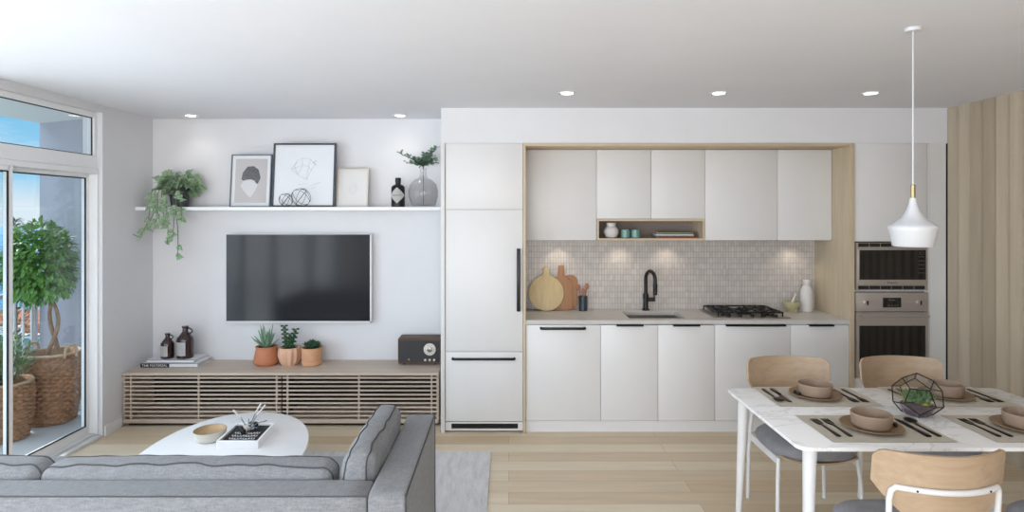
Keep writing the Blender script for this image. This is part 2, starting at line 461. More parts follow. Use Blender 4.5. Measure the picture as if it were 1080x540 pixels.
def dup(o, loc, rot=0, label=None, mtxrot=None):
    """copy a thing with its parts and sub-parts"""
    c = o.copy(); COL.objects.link(c); c.location = loc
    c.rotation_euler = (0, 0, rot)
    if label: c['label'] = label
    for ch in list(o.children):
        k = ch.copy(); COL.objects.link(k); k.parent = c
        for g in list(ch.children):
            q = g.copy(); COL.objects.link(q); q.parent = k
    return c
def box(name, m, x0, x1, y0, y1, z0, z1, parent=None, bev=0, **k):
    return MB().box(x0, x1, y0, y1, z0, z1, bev).build(name, m, parent, **k)
def struct(name, m, x0, x1, y0, y1, z0, z1, parent=None, bev=0, **k):
    return MB().box(x0, x1, y0, y1, z0, z1, bev).build(name, m, parent, kind=None if parent else 'structure', **k)
def text_mb(body, size, mtx, depth=.0004, align='CENTER'):
    cu = bpy.data.curves.new('txt', 'FONT'); cu.body = body; cu.size = size; cu.extrude = depth
    cu.align_x = align; cu.align_y = 'CENTER'; cu.resolution_u = 2
    o = bpy.data.objects.new('txt', cu); COL.objects.link(o)
    bpy.context.view_layer.update()
    me = bpy.data.meshes.new_from_object(o.evaluated_get(bpy.context.evaluated_depsgraph_get()))
    bpy.data.objects.remove(o); bpy.data.curves.remove(cu)
    b = MB(); b.bm.from_mesh(me); bpy.data.meshes.remove(me)
    bmesh.ops.transform(b.bm, matrix=mtx, verts=b.bm.verts)
    return b
def face_mtx(loc):      # text upright, facing the camera side (-Y)
    return Matrix.Translation(loc) @ Matrix.Rotation(PI/2, 4, 'X')
def rnd(a, b): return random.uniform(a, b)
def rounded_rect(x0, x1, y0, y1, r, n=5):
    pts = []
    for cx, cy, a0 in ((x1-r, y1-r, 0), (x0+r, y1-r, PI/2), (x0+r, y0+r, PI), (x1-r, y0+r, 1.5*PI)):
        for i in range(n+1):
            a = a0+PI/2*i/n; pts.append((cx+r*math.cos(a), cy+r*math.sin(a)))
    return pts

# ================================================================== THE ROOM
H = 2.695; XL = -3.30; XR = 3.672; YB = 5.629; YN = -2.2; YK = 5.043
struct('floor', 'floor', XL-.16, XR+.15, YN-.15, YB+.15, -.12, 0, base_at=(0, 0, 0))
struct('ceiling', 'ceil', XL-.16, XR+.15, YN-.15, YB+.15, H, H+.15)
struct('wall_back', 'wall', XL-.16, XR+.15, YB, YB+.15, 0, H)
struct('wall_kitchen_soffit', 'wall', -.563, XR, YK, YB, 2.403, H)
# left wall: solid strip beyond the glazed opening, plus lintel and reveal
struct('wall_left', 'wall', XL-.16, XL, 4.93, YB, 0, H)
struct('wall_left_lintel', 'wall', XL-.16, XL, YN, 4.93, 2.636, H)
struct('wall_left_rear', 'wall', XL-.16, XL, YN, -1.1, 0, 2.636)
struct('baseboard_left', 'trimw', XL-.001, XL+.012, 4.95, 5.16, 0, .085)
# rear wall with a wide window behind the camera
struct('wall_rear_sill', 'wall', XL-.16, XR+.15, YN-.15, YN, 0, .38)
struct('wall_rear_header', 'wall', XL-.16, XR+.15, YN-.15, YN, 2.5, H)
struct('wall_rear_left', 'wall', XL-.16, -2.85, YN-.15, YN, .38, 2.5)
struct('wall_rear_right', 'wall', 2.45, XR+.15, YN-.15, YN, .38, 2.5)
b = MB()
for x in (-2.85, -.2, 2.41): b.box(x, x+.05, YN-.1, YN-.04, .38, 2.5)
b.box(-2.85, 2.45, YN-.1, YN-.04, .38, .43); b.box(-2.85, 2.45, YN-.1, YN-.04, 2.45, 2.5)
b.build('window_2', 'trimw', kind='structure')
# ---- right wall: folded oak boards
b = MB(); n = 60; pitch = .125
prof = []
y = YK-.005
k = 0
while y > YN:
    prof.append((XR-.028, y)); prof.append((XR+.002, y-.119)); prof.append((XR+.010, y-.120)); prof.append((XR+.010, y-.1245))
    y -= pitch
pts = [(XR+.15, YK+.0)]+[(px, py) for px, py in prof]+[(XR+.15, y)]
b.prism(pts, 0, H, 'z')
M['slatw'] = brickmat('greyed_oak_boards', 'b9ab97', 'a39581', '8a7b67', .125, 4.0, .0008, ('Y', 'Z'), .6, 0, .10, (1, 1, .05), .2, 0)
b.build('wall_right', 'slatw', kind='structure', smooth=False, base_at=(XR, YK-.005, -.5))
struct('wall_right_return', 'wall', XR, XR+.15, YK, YB, 0, H)
struct('gap_shade_strip', 'dark', 3.633, XR, YK+.02, YB, 0, 2.403)  # dark strip filling the gap beside the boards, shade put into its colour
struct('trim_2', 'cabline', 3.498, 3.632, YK-.002, YB, 0, 2.403)

# ---- glazed opening on the left: transom above sliding doors
w1 = thing('window_1', None, None, (XL-.07, 2.0, 2.25)); w1['kind'] = 'structure'
b = MB()
xg0, xg1 = XL-.105, XL-.045      # frame depth
def bar(b, y0, y1, z0, z1, x0=xg0, x1=xg1): b.box(x0, x1, y0, y1, z0, z1, .004, 1)
yend = 4.93; yst = -1.1
bar(b, yst, yend, 2.593, 2.636); bar(b, yst, yend, 2.18, 2.285); bar(b, yend-.035, yend, 2.285, 2.593)
for yy in (3.2, 1.4): bar(b, yy, yy+.06, 2.285, 2.593)
b.build('window_frame', 'trimw', w1)
b = MB()
ygl = [(3.26, 4.895), (1.46, 3.2), (yst, 1.4)]
for a, c in ygl:
    for q in ((a, c, 2.593-.007, 2.593), (a, c, 2.285, 2.285+.007), (a, a+.007, 2.285, 2.593), (c-.007, c, 2.285, 2.593)):
        b.box(XL-.066, XL-.058, q[0], q[1], q[2], q[3])
b.build('gasket', 'gasket', w1)
for a, c in ygl:
    box('window_pane', 'glass', XL-.064, XL-.060, a, c, 2.285, 2.593, w1)
# outer frame of the doors
fr = thing('door_frame', None, None, (XL-.09, 2, 0)); fr['kind'] = 'structure'; fr.name = 'trim_3'; LOC[fr.name] = Vector((XL-.09, 2, 0))
b = MB()
bar(b, yst, yend, 2.14, 2.18, XL-.16, XL-.03); bar(b, yend-.018, yend, .03, 2.139, XL-.159, XL-.031)
b.build('jamb', 'trimw', fr)
b = MB(); b.box(XL-.16, XL, yst, yend, -.01, .022, .003, 1); b.box(XL-.13, XL-.045, yst, yend, .02, .04, .002, 1)
b.build('threshold', 'whitemetal', fr)
def sliding(nm, y0, y1, xc, z0=.035, z1=2.14):
    t = thing(nm, None, None, (xc, (y0+y1)/2, z0)); t['kind'] = 'structure'
    f = .052
    b = MB(); x0, x1 = xc-.02, xc+.02
    b.box(x0, x1, y0, y0+f*1.5, z0, z1, .004, 1); b.box(x0, x1, y1-f*.75, y1, z0, z1, .004, 1)
    b.box(x0, x1, y0+f, y1-f*.5, z0, z0+.07, .004, 1); b.box(x0, x1, y0+f, y1-f*.5, z1-.035, z1, .004, 1)
    b.build('door_frame', 'trimw', t)
    ya, yb, za, zb = y0+f*1.5, y1-f*.75, z0+.07, z1-.035
    b = MB()
    for q in ((ya, yb, za, za+.008), (ya, yb, zb-.008, zb), (yb-.008, yb, za, zb), (ya, ya+.008, za, zb)):
        b.box(xc+.012, xc+.022, q[0], q[1], q[2], q[3])
    b.build('gasket', 'gasket', t)
    box('door_pane', 'glass', xc-.003, xc+.003, ya, yb, za, zb, t)
    return t
sliding('door_1', 3.30, 4.912, XL-.115)
sliding('door_2', 2.40, 4.085, XL-.055)
sliding('door_3', .70, 2.43, XL-.115)
sliding('door_4', -1.09, .76, XL-.055)

# ---- balcony and what lies beyond
struct('floor_balcony', 'balc', -4.60, XL-.16, -1.5, 6.0, -.15, -.005)
struct('ceiling_balcony', 'outw', -4.53, XL-.16, -1.5, 6.0, 2.69, 2.85)
b = MB(); b.prism([(-4.53, 5.86), (-3.40, 5.38), (-3.40, 5.8), (-3.40, 6.1), (-4.53, 6.1)], 0, 2.69, 'z')
b.build('wall_balcony', 'balcw', kind='structure', smooth=False)
b = MB(); b.prism([(-4.53, 5.85), (-3.46, 5.395), (-3.46, 5.41), (-4.53, 5.87)], 0, .09, 'z')
b.build('baseboard_balcony', 'outw', kind='structure', smooth=False)
rl = thing('balcony_railing', 'white metal balcony railing with thin upright bars outside the glass door', 'railing', (-4.56, 3, 0))
b = MB(); b.box(-4.585, -4.535, 0, 5.84, 1.05, 1.09, .004, 1); b.build('top_rail', 'whitemetal', rl)
box('bottom_rail', 'whitemetal', -4.575, -4.545, 0, 5.84, .06, .09, rl)
for i in range(24):
    yy = 5.80-.1*i
    MB().cyl((-4.56, yy, .08), (-4.56, yy, 1.06), .011, seg=8).build('baluster', 'whitemetal', rl)
for yy in (3.45, 1.7, .02, 5.83): box('rail_post', 'whitemetal', -4.58, -4.54, yy-.02, yy+.02, -.005, 1.06, rl)

b = MB()
b.box(-1480, 200, 60, 1500, -33, -30); b.build('sea', 'sea', kind='structure')
b = MB()
gx, gy = 60, 24
b2 = b.bm; vs = [[None]*(gy+1) for _ in range(gx+1)]
for i in range(gx+1):
    for j in range(gy+1):
        x = -230+240*i/gx; yq = 12+160*j/gy
        z = -16-9*(j/gy)+1.5*noise.noise(Vector((x*.05, yq*.05, 0)))
        vs[i][j] = b2.verts.new((x, yq, z))
for i in range(gx):
    for j in range(gy): b2.faces.new((vs[i][j], vs[i+1][j], vs[i+1][j+1], vs[i][j+1]))
b.build('ground_outside', 'hill', kind='structure')
hs = thing('house', 'low brown clad house with turquoise roof edge far beyond the balcony railing', 'building', (-25.5, 31, -17))
box('wall', 'brownw', -28.5, -22.6, 30, 35, -18, -3.7, hs)
box('roof_edge', 'blueband', -29, -22.2, 29.4, 35.5, -5.1, -4.25, hs)
box('roof', 'outw', -29, -22.2, 29.6, 35.5, -4.25, -4.1, hs)
for x in (-25.2, -27.4):
    f = box('window_frame', 'outw', x, x+1.2, 29.9, 30.05, -4.08, -3.72, hs)
box('side_wing', 'outw', -30.5, -28.5, 30.5, 34, -18, -3.1, hs)
# conifer outside
cf = thing('conifer', 'dark conifer treetop rising behind the potted tree outside', 'tree', (-15.45, 19.0, -16))
MB().cyl((-15.45, 19, -16), (-15.45, 19, 1.4), .22, .03, 10).build('trunk', 'bark', cf)
b = MB()
for i in range(2600):
    t = random.random()**.8; z = 1.65-5.5*t; r = .08+1.0*t
    a = rnd(0, 2*PI); q = r*random.random()**.5
    p = Vector((-15.45+q*math.cos(a), 19+q*math.sin(a), z-.25*q))
    b.leaf(p, (math.cos(a), math.sin(a), rnd(-.1, .7)), (0, 0, 1), rnd(.15, .3), .05, .1, 'blade')
mm = mat('conifer_needles', '3f4f3a', .8, var=.3, scale=3); M['conif'] = mm
b.build('foliage', 'conif', cf, smooth=False)

def basket(cx, cy, r0, r1, h, name, label, handles=True):
    t = thing(name, label, 'basket', (cx, cy, -.005))
    rows = int(h/.025); seg = 104
    b = bmesh.new(); rings = []
    for k in range(rows*3+1):
        z = h*k/(rows*3); row = k//3; f = (k % 3)
        bul = math.sin(PI*(z/h))*.02
        ring = []
        for i in range(seg):
            a = 2*PI*i/seg
            amp = .013*math.cos(21*a+PI*(row % 2))*(1 if f != 0 else .1)
            r = r0+(r1-r0)*z/h+bul+amp+(.005 if f else -.006)
            ring.append(b.verts.new((cx+r*math.cos(a), cy+r*math.sin(a), z)))
        rings.append(ring)
    # inner wall
    for z, r in ((h, r1-.014), (h*.86, r1-.016)):
        rings.append([b.verts.new((cx+r*math.cos(2*PI*i/seg), cy+r*math.sin(2*PI*i/seg), z)) for i in range(seg)])
    for k in range(len(rings)-1):
        for i in range(seg):
            j = (i+1) % seg; b.faces.new((rings[k][i], rings[k][j], rings[k+1][j], rings[k+1][i]))
    b.faces.new(list(reversed(rings[0])))
    m = MB(); m._add(b); m.build('basket_body', 'wicker', t, ang=180)
    MB().tube([(cx+(r1+.002)*math.cos(2*PI*i/48), cy+(r1+.002)*math.sin(2*PI*i/48), h) for i in range(48)], .011, 8, True).build('rim', 'rope', t)
    MB().lathe([(.001, h*.87), (r1-.016, h*.87), (r1-.016, h*.88), (.001, h*.90)], (cx, cy, 0), 32).build('soil', 'soil', t)
    if handles:
        for a0 in (-.25, PI-.25):
            pts = []
            for i in range(13):
                u = -1+2*i/12
                a = a0+.26*u
                rr = r1+.012
                pts.append((cx+rr*math.cos(a), cy+rr*math.sin(a), h-.03+.10*math.sqrt(max(0, 1-u**4))))
            MB().tube(pts, .012, 8).build('handle', 'rope', t)
    return t
basket(-4.015, 5.33, .17, .205, .60, 'woven_basket', 'larger woven wicker basket with pale rope handles holding the balcony tree')
basket(-4.075, 4.90, .15, .185, .46, 'woven_basket', 'smaller woven wicker basket in front, holding the leafy herb bush', False)
tr = thing('potted_tree', 'leafy green potted tree with twisted trunk growing from the larger wicker basket', 'tree', (-4.015, 5.33, .53))
for ph in (0, PI):
    pts = []
    for i in range(40):
        t = i/39; z = .50+.95*t; a = ph+t*9
        r = .035*(1-.4*t)
        pts.append((-4.02+.03*math.sin(5*t)+r*math.cos(a), 5.33+r*math.sin(a), z))
    MB().tube(pts, .016, 8, radii=[.020-.008*i/39 for i in range(40)]).build('trunk', 'bark', tr)
b = MB()
for i in range(2300):
    while True:
        p = Vector((rnd(-1, 1), rnd(-1, 1), rnd(-1, 1)))
        if .1 < p.length < 1: break
    q = Vector((-4.06+p.x*.29, 5.24+p.y*.22, 1.385+p.z*.35))
    q += noise.noise_vector(q*5)*.05
    yw = 5.86-(q.x+4.53)*.48/1.13
    if q.y > yw-.05: q.y = yw-.06
    d = (p+Vector((rnd(-.6, .6), rnd(-.6, .6), rnd(-.9, .3)))).normalized()
    b.leaf(q, d, (rnd(-.4, .4), rnd(-.4, .4), 1), rnd(.045, .075), rnd(.026, .042), .2, 'oval')
b.build('foliage', 'leafC', tr, smooth=False)
bs = thing('herb_bush', 'bushy green plant with small leaves in the smaller wicker basket', 'plant', (-4.075, 4.90, .41))
b = MB()
for i in range(26):
    a = rnd(0, 2*PI); r = rnd(.03, .10)
    b.tube([(-4.075+.4*r*math.cos(a), 4.90+.4*r*math.sin(a), .40), (-4.075+r*math.cos(a), 4.90+r*math.sin(a), .58), (-4.075+1.6*r*math.cos(a), 4.90+1.6*r*math.sin(a), .74)], .003, 5)
b.build('stem', 'twig', bs, kind='stuff')
b = MB()
for i in range(1500):
    while True:
        p = Vector((rnd(-1, 1), rnd(-1, 1), rnd(-1, 1)))
        if p.length < 1: break
    q = Vector((-4.065+p.x*.19, 4.90+p.y*.19, .645+p.z*.20))
    if q.z < .47: q.z = .47+rnd(0, .05)
    b.leaf(q, (p.x+rnd(-.5, .5), p.y+rnd(-.5, .5), rnd(0, 1)), (0, 0, 1), rnd(.03, .05), rnd(.009, .014), .1, 'oval')
b.build('foliage', 'leafD', bs, smooth=False)

# ================================================================== TELEVISION WALL
sh = struct('floating_shelf', 'trimw', XL, -.566, 5.36, YB, 1.846, 1.876, bev=.002)
del sh['kind']; props(sh, 'long thin white floating shelf on the wall above the television', 'shelf')
# television
d0 = 5.555
tv = thing('television', 'large flat black television with thin silver white edge on the wall', 'television', (-1.928, YB, .815))
b = MB(); x0, x1, z0, z1 = -2.592, -1.257, .817, 1.632
b.box(x0, x1, d0+.012, d0+.045, z0, z1, .004, 2); b.build('housing', 'whitemetal', tv)
box('wall_mount', 'dark', -2.2, -1.65, d0+.04, YB, 1.0, 1.45, tv)
b = MB()
for q in ((x0, x1, z1-.006, z1), (x0, x1, z0, z0+.016), (x0, x0+.006, z0, z1), (x1-.014, x1, z0, z1)):
    b.box(q[0], q[1], d0, d0+.014, q[2], q[3], .001, 1)
b.build('bezel', 'whitemetal', tv)
box('screen', 'screen', x0+.006, x1-.014, d0+.003, d0+.013, z0+.016, z1-.006, tv)

# low slatted unit
UF = 5.166; ux0, ux1 = XL+.003, -.597; UT = .462
un = thing('media_unit', 'long low pale oak media cabinet with horizontal slatted fronts under the television', 'cabinet', ((ux0+ux1)/2, 5.4, 0))
b = MB(); b.box(ux0, ux1, UF, YB-.002, UT-.024, UT, .002, 1); b.build('top', 'oakx', un)
for q in (ux0, ux1-.02): box('side_panel', 'oakx', q, q+.02, UF+.02, YB-.002, .04, UT-.024, un)
box('bottom_panel', 'oakx', ux0+.02, ux1-.02, UF+.03, YB-.002, .04, .06, un)
box('plinth', 'dark', ux0+.03, ux1-.03, UF+.05, YB-.02, 0, .04, un)
box('back_panel', 'dark', ux0+.02, ux1-.02, YB-.02, YB-.003, .06, UT-.024, un)
midx = (ux0+ux1)/2+.0
for a in ((ux0+ux1)/2-.0,):
    box('divider', 'dark', a-.01, a+.01, UF+.05, YB-.02, .06, UT-.024, un)
U = lambda px: (px-536.5)*UF/640
secs = [(U(128.5), U(296.3)), (U(297.5), U(462.3))]
for a, c in secs:
    b = MB()
    zz = .030
    b.box(a, c, UF+.006, UF+.024, zz, zz+.034, .002, 1)
    z = zz+.034+.0225
    for i in range(10):
        b.box(a, c, UF+.006, UF+.020, z, z+.0135, .0015, 1); z += .0359
    dr = b.build('slatted_door', 'oakx', un)
    for px in ((137, 208.5, 291) if a < -2 else (302.5, 378, 454.8)):
        box('stile', 'oakx', U(px)-.006, U(px)+.006, UF+.012, UF+.030, .04, UT-.03, dr)
# things on the unit ------------------------------------------------
def on(px, py, z):      # a spot on a level surface seen at that pixel
    d = 640*(EYE-z)/(py-225); return (px-536.5)*d/640, d
bk = thing('book', 'white hardback book with black lettered spine label, lowest under the brown bottles', 'book', (-2.88, 5.5, UT), 'books on the media cabinet')
def bookgeo(t, x0, x1, y0, y1, z0, z1, cover='paper'):
    b = MB(); b.box(x0, x1, y0, y1, z0, z0+.003); b.box(x0, x1, y0, y1, z1-.003, z1); b.box(x0, x1, y0, y0+.003, z0, z1)
    b.build('cover', cover, t)
    box('pages', 'pages', x0+.003, x1-.004, y0+.003, y1-.004, z0+.003, z1-.003, t)
bookgeo(bk, -3.225, -2.74, 5.345, 5.60, UT, UT+.036)
box('spine_label', 'ink', -3.24, -2.99, 5.338, 5.346, UT+.001, UT+.035, bk, label='black spine label with white lettering')
text_mb('THE MATERIAL', .034, face_mtx((-3.115, 5.3375, UT+.018))).build('lettering', 'paper', bk, label='white lettering')
bk2 = thing('book', 'white hardback book lying on the lettered one, directly under the brown bottles', 'book', (-2.9, 5.5, UT+.036), 'books on the media cabinet')
bookgeo(bk2, -3.20, -2.78, 5.36, 5.59, UT+.0365, UT+.062)
def growler(cx, cy, z, h, r, nm, label):
    t = thing(nm, label, 'bottle', (cx, cy, z), 'brown bottles on the books')
    s = h
    prof = [(r*.9, 0), (r, .02*s), (r, .55*s), (r*.93, .63*s), (r*.62, .73*s), (r*.34, .82*s), (r*.31, .93*s), (r*.40, .945*s), (r*.40, s), (r*.28, s)]
    MB().lathe(prof, (cx, cy, z), 32).build('body', 'amber', t)
    pts = []
    for i in range(11):
        a = -PI/2+PI*i/10
        pts.append((cx+r*.34+.62*r*math.cos(a)*.9, cy, z+.845*s+.085*s*math.sin(a)))
    MB().tube(pts, r*.10, 8).build('handle', 'amber', t)
    b = MB(); q = bmesh.new(); n = 12; vv = []
    for i in range(n+1):
        a = -PI/2-.28+(-.82+1.64*i/n)*.95
        vv.append((q.verts.new((cx+(r+.0015)*math.cos(a), cy+(r+.0015)*math.sin(a), z+.10*s)), q.verts.new((cx+(r+.0015)*math.cos(a), cy+(r+.0015)*math.sin(a), z+.52*s))))
    for i in range(n): q.faces.new((vv[i][0], vv[i+1][0], vv[i+1][1], vv[i][1]))
    bmesh.ops.solidify(q, geom=q.faces[:], thickness=.001)
    b._add(q); b.build('paper_label', 'label', t)
growler(-3.058, 5.44, UT+.0625, .222, .056, 'growler_bottle', 'smaller dark brown jug bottle with blank white label, nearer the left wall')
growler(-2.905, 5.45, UT+.0625, .285, .070, 'growler_bottle', 'taller dark brown jug bottle with blank white label on the books')
# pots
x, d = on(281, 384.5, UT)
t = thing('potted_aloe', 'spiky aloe in a wide orange terracotta pot, left of three pots', 'potted plant', (x, d, UT), 'plants in terracotta pots')
MB().lathe([(.085, 0), (.108, .025), (.112, .04), (.098, .10), (.088, .155), (.093, .158), (.093, .168), (.080, .168), (.078, .12)], (x, d, UT), 40).build('pot', 'terra1', t)
MB().lathe([(.001, .145), (.082, .145), (.082, .15), (.001, .156)], (x, d, UT), 24).build('soil', 'soil', t)
b = MB()
for i in range(26):
    a = i*2.4; el = rnd(.5, 1.35) if i > 6 else rnd(1.2, 1.5); L = rnd(.12, .20)*(.75+.35*math.sin(el))
    dr_ = Vector((math.cos(a)*math.cos(el), math.sin(a)*math.cos(el), math.sin(el)))
    b.leaf((x+.012*math.cos(a), d+.012*math.sin(a), UT+.152), dr_, (-math.cos(a), -math.sin(a), .8), L, .030, -.12, 'blade')
o = b.build('leaf_rosette', 'leafE', t, smooth=False); mdf = o.modifiers.new('s', 'SOLIDIFY'); mdf.thickness = .006
x, d = on(305.5, 384.5, UT)
t = thing('potted_jade', 'upright dark green jade plant in a fluted pale terracotta pot, middle of three pots', 'potted plant', (x, d, UT), 'plants in terracotta pots')
MB().lathe([(.062, 0), (.082, .025), (.098, .085), (.094, .13), (.086, .158), (.076, .158), (.074, .12)], (x, d, UT), 72, flute=.06, nfl=11).build('pot', 'terra2', t)
MB().lathe([(.001, .14), (.074, .14), (.074, .146), (.001, .15)], (x, d, UT), 24).build('soil', 'soil', t)
b = MB(); b3 = MB()
for (ox, ex, hh) in ((-.03, -.05, .20), (.015, .055, .17), (0, -.01, .10), (.02, .0, .13)):
    b3.tube([(x+ox, d, UT+.14), (x+(ox+ex)/2, d+.005, UT+.15+hh*.5), (x+ex, d, UT+.15+hh)], .004, 6)
    n = int(hh/.018)
    for i in range(n):
        f = (i+.7)/n
        cx = x+ox+(ex-ox)*f; cz = UT+.15+hh*f
        for s_ in (0, PI):
            a = s_+(i % 2)*PI/2+.4
            b.sphere((cx+.019*math.cos(a), d+.019*math.sin(a), cz+.004), .014, 1.1, 1.1, .62, 8, 6)
b.build('leaf_cluster', 'leafF', t); b3.build('stem', 'twig', t)
x, d = on(329, 384.5, UT)
t = thing('potted_succulent', 'low rosette succulent in a peach banded terracotta pot, right of three pots', 'potted plant', (x, d, UT), 'plants in terracotta pots')
MB().lathe([(.078, 0), (.088, .008), (.090, .045), (.086, .05), (.086, .055), (.090, .06), (.093, .158), (.083, .158), (.081, .12)], (x, d, UT), 40).build('pot', 'terra3', t)
MB().lathe([(.001, .14), (.080, .14), (.080, .146), (.001, .15)], (x, d, UT), 24).build('soil', 'soil', t)
b = MB()
for k, (ox, oy) in enumerate([(-.045, 0), (0, -.035), (.045, -.01), (.0, .03), (-.02, .04), (.03, .04), (.0, 0)]):
    for i in range(14):
        a = i*2.4; el = .2+1.1*(i/14)
        dv = Vector((math.cos(a)*math.cos(el), math.sin(a)*math.cos(el), math.sin(el)))
        b.leaf((x+ox, d+oy, UT+.155+(.03 if k == 6 else .008)), dv, (-math.cos(a), -math.sin(a), .8), .046, .026, -.15, 'oval')
o = b.build('leaf_rosette', 'leafF', t, smooth=False); o.modifiers.new('s', 'SOLIDIFY').thickness = .004
# radio
rx0, rx1, ry, rz1 = -.992, -.612, 5.43, UT+.245
t = thing('radio', 'black and walnut retro radio with round cream dial at the right end of the cabinet', 'radio', ((rx0+rx1)/2, 5.5, UT))
b = MB(); pr = rounded_rect(rx0, rx1, UT+.012, rz1, .018, 4); b.prism(pr, ry+.012, ry+.15, 'y'); b.build('case', 'walnut', t)
b = MB(); b.prism(rounded_rect(rx0+.001, rx1-.001, UT+.013, rz1-.001, .018, 4), ry, ry+.012, 'y'); b.build('face_frame', 'walnut', t)
box('front_panel', 'radio', rx0+.012, rx1-.01, ry-.004, ry, UT+.024, rz1-.026, t)
b = MB()
for xx in (rx0+.05, rx1-.05): b.cyl((xx, ry+.04, UT), (xx, ry+.04, UT+.013), .012)
b.build('foot', 'dark', t)
cx, cz = -.706, UT+.142
b = MB(); mt = Matrix.Translation((cx, ry-.004, cz)) @ Matrix.Rotation(PI/2, 4, 'X')
b.lathe([(.054, 0), (.054, .006), (.050, .008), (.001, .008)], mtx=mt, seg=40); dial = b.build('dial', 'cream', t)
b = MB(); b.lathe([(.024, .008), (.024, .018), (.020, .020), (.001, .020)], mtx=mt, seg=28); b.build('dial_knob', 'steel', dial)
b = MB()
for i in range(12):
    a = 2*PI*i/12; b.cyl((cx+.040*math.cos(a), ry-.013, cz+.040*math.sin(a)), (cx+.040*math.cos(a), ry-.0115, cz+.040*math.sin(a)), .0028, seg=8)
b.build('dial_markings', 'ink', dial)
for i in range(3):
    xx = cx-.040+.040*i
    MB().cyl((xx, ry-.004, UT+.048), (xx, ry-.014, UT+.048), .010).build('button', 'cream', t)
MB().cyl((rx0+.10, ry-.004, UT+.052), (rx0+.10, ry-.007, UT+.052), .008).build('badge', 'brass', t)

# things on the shelf -----------------------------------------------
SZ = 1.8765
S = lambda px, d=5.45: (px-536.5)*d/640
# trailing ivy
ix, iy = S(187), 5.49
t = thing('potted_ivy', 'variegated ivy trailing from a dark grey pot at the left end of the shelf', 'potted plant', (ix, iy, SZ))
MB().lathe([(.066, 0), (.070, .01), (.088, .15), (.092, .155), (.092, .175), (.082, .175), (.078, .13)], (ix, iy, SZ), 36).build('pot', 'pot', t)
MB().lathe([(.001, .15), (.081, .15), (.081, .155), (.001, .16)], (ix, iy, SZ), 24).build('soil', 'soil', t)
b = MB(); st = MB()
for i in range(150):
    a = rnd(0, 2*PI); el = rnd(-.55, 1.35)
    R_ = rnd(.09, .20)
    p = Vector((ix+.0+R_*.95*math.cos(a)*math.cos(el), iy+R_*.66*math.sin(a)*math.cos(el), SZ+.17+R_*.78*math.sin(el)))
    if math.cos(a) > .1 and p.z < SZ+.12 and p.y < iy: continue
    if p.y > YB-.06: p.y = YB-.07
    b.leaf(p, (math.cos(a)+rnd(-.5, .5), math.sin(a)-.3, rnd(-.9, .7)), (math.cos(a)*.5+rnd(-.4, .4), -.8, .6), rnd(.06, .095), rnd(.05, .08), .25, 'ivy')
vines = [(-.16, .27, -.26), (-.10, .22, -.12), (-.03, .33, .02), (.03, .28, -.02), (.055, .44, .04), (-.07, .15, .04), (.09, .12, .03), (-.13, .12, -.1)]
for (vx, dz, sw) in vines:
    pts = [(ix+vx*.6, iy-.02, SZ+.17)]
    n = 12
    for i in range(n+1):
        f = i/n
        pts.append((ix+vx+sw*.4*f*f, 5.335-.012*math.sin(7*f), SZ+.15*(1-f)-dz*f))
    pts.append((pts[-1][0]+sw*.25, 5.335, pts[-1][2]+.03))
    st.tube(pts, .0032, 6)
    for i in range(2, len(pts)):
        if random.random() < (.5 if i > 6 else .7):
            p = Vector(pts[i]); s_ = random.choice((-1, 1))
            b.leaf(p, (s_*rnd(.2, 1), rnd(-.6, 0), rnd(-1, .1)), (0, -1, .3), rnd(.045, .07), rnd(.04, .06), .2, 'ivy')
b.build('foliage', 'leafA', t, smooth=False); st.build('vine', 'twig', t)
# frames, leaning back on the wall
def frame(px0, px1, pyt, ydist, fr_m, th, name, label, art, lean=.05):
    x0, x1 = S(px0, ydist), S(px1, ydist); h = EYE-(pyt-225)*(ydist+.06)/640-SZ
    t = thing(name, label, 'picture', ((x0+x1)/2, ydist, SZ), 'framed pictures on the shelf')
    sh_ = Matrix.Translation((0, ydist, SZ)) @ Matrix(((1, 0, 0, 0), (0, 1, lean/h, 0), (0, 0, 1, 0), (0, 0, 0, 1)))
    def pl(m, nm, y0, y1, q, par=t, **k):
        b = MB()
        for a in q: b.box(a[0], a[1], y0, y1, a[2], a[3])
        bmesh.ops.transform(b.bm, matrix=sh_, verts=b.bm.verts)
        return b.build(nm, m, par, **k)
    pl(fr_m, 'frame', 0, .022, [(x0, x0+th, 0, h), (x1-th, x1, 0, h), (x0+th, x1-th, 0, th), (x0+th, x1-th, h-th, h)], smooth=False)
    pl('pages', 'backing', .014, .02, [(x0+th*.5, x1-th*.5, th*.5, h-th*.5)], smooth=False)
    art(pl, sh_, t, x0+th, x1-th, th, h-th)
    return t
def blob(sh_, pts, y, m, nm, t, lab=None):
    b = MB(); b.prism(pts, y-.0006, y, 'y'); bmesh.ops.transform(b.bm, matrix=sh_, verts=b.bm.verts)
    return b.build(nm, m, t, smooth=False, label=lab)
def art1(pl, sh_, t, x0, x1, z0, z1):
    pl('artwhite', 'mount', .011, .013, [(x0, x1, z0, z1)], smooth=False)
    w = x1-x0; hh = z1-z0
    pl('artbg', 'print', .009, .0105, [(x0+.03, x1-.03, z0+.03, z1-.03)], smooth=False)
    cx = (x0+x1)/2; f = lambda u, v: (cx+u*w, z0+v*hh)
    blob(sh_, [f(-.25, .53), f(-.22, .66), f(-.10, .78), f(.06, .79), f(.19, .72), f(.25, .56), f(.19, .45), f(.14, .43), f(.10, .50), f(0, .53), f(-.12, .52), f(-.20, .50)], .0088, 'stone', 'stone_shape', t, 'charcoal stone shape')
    blob(sh_, [f(-.27, .40), f(-.2, .49), f(-.1, .51), f(0, .52), f(.09, .49), f(.18, .42), f(.12, .30), f(.04, .2), f(0, .17), f(-.06, .2), f(-.17, .29)], .0087, 'artpale', 'pale_shape', t, 'pale faceted shape')
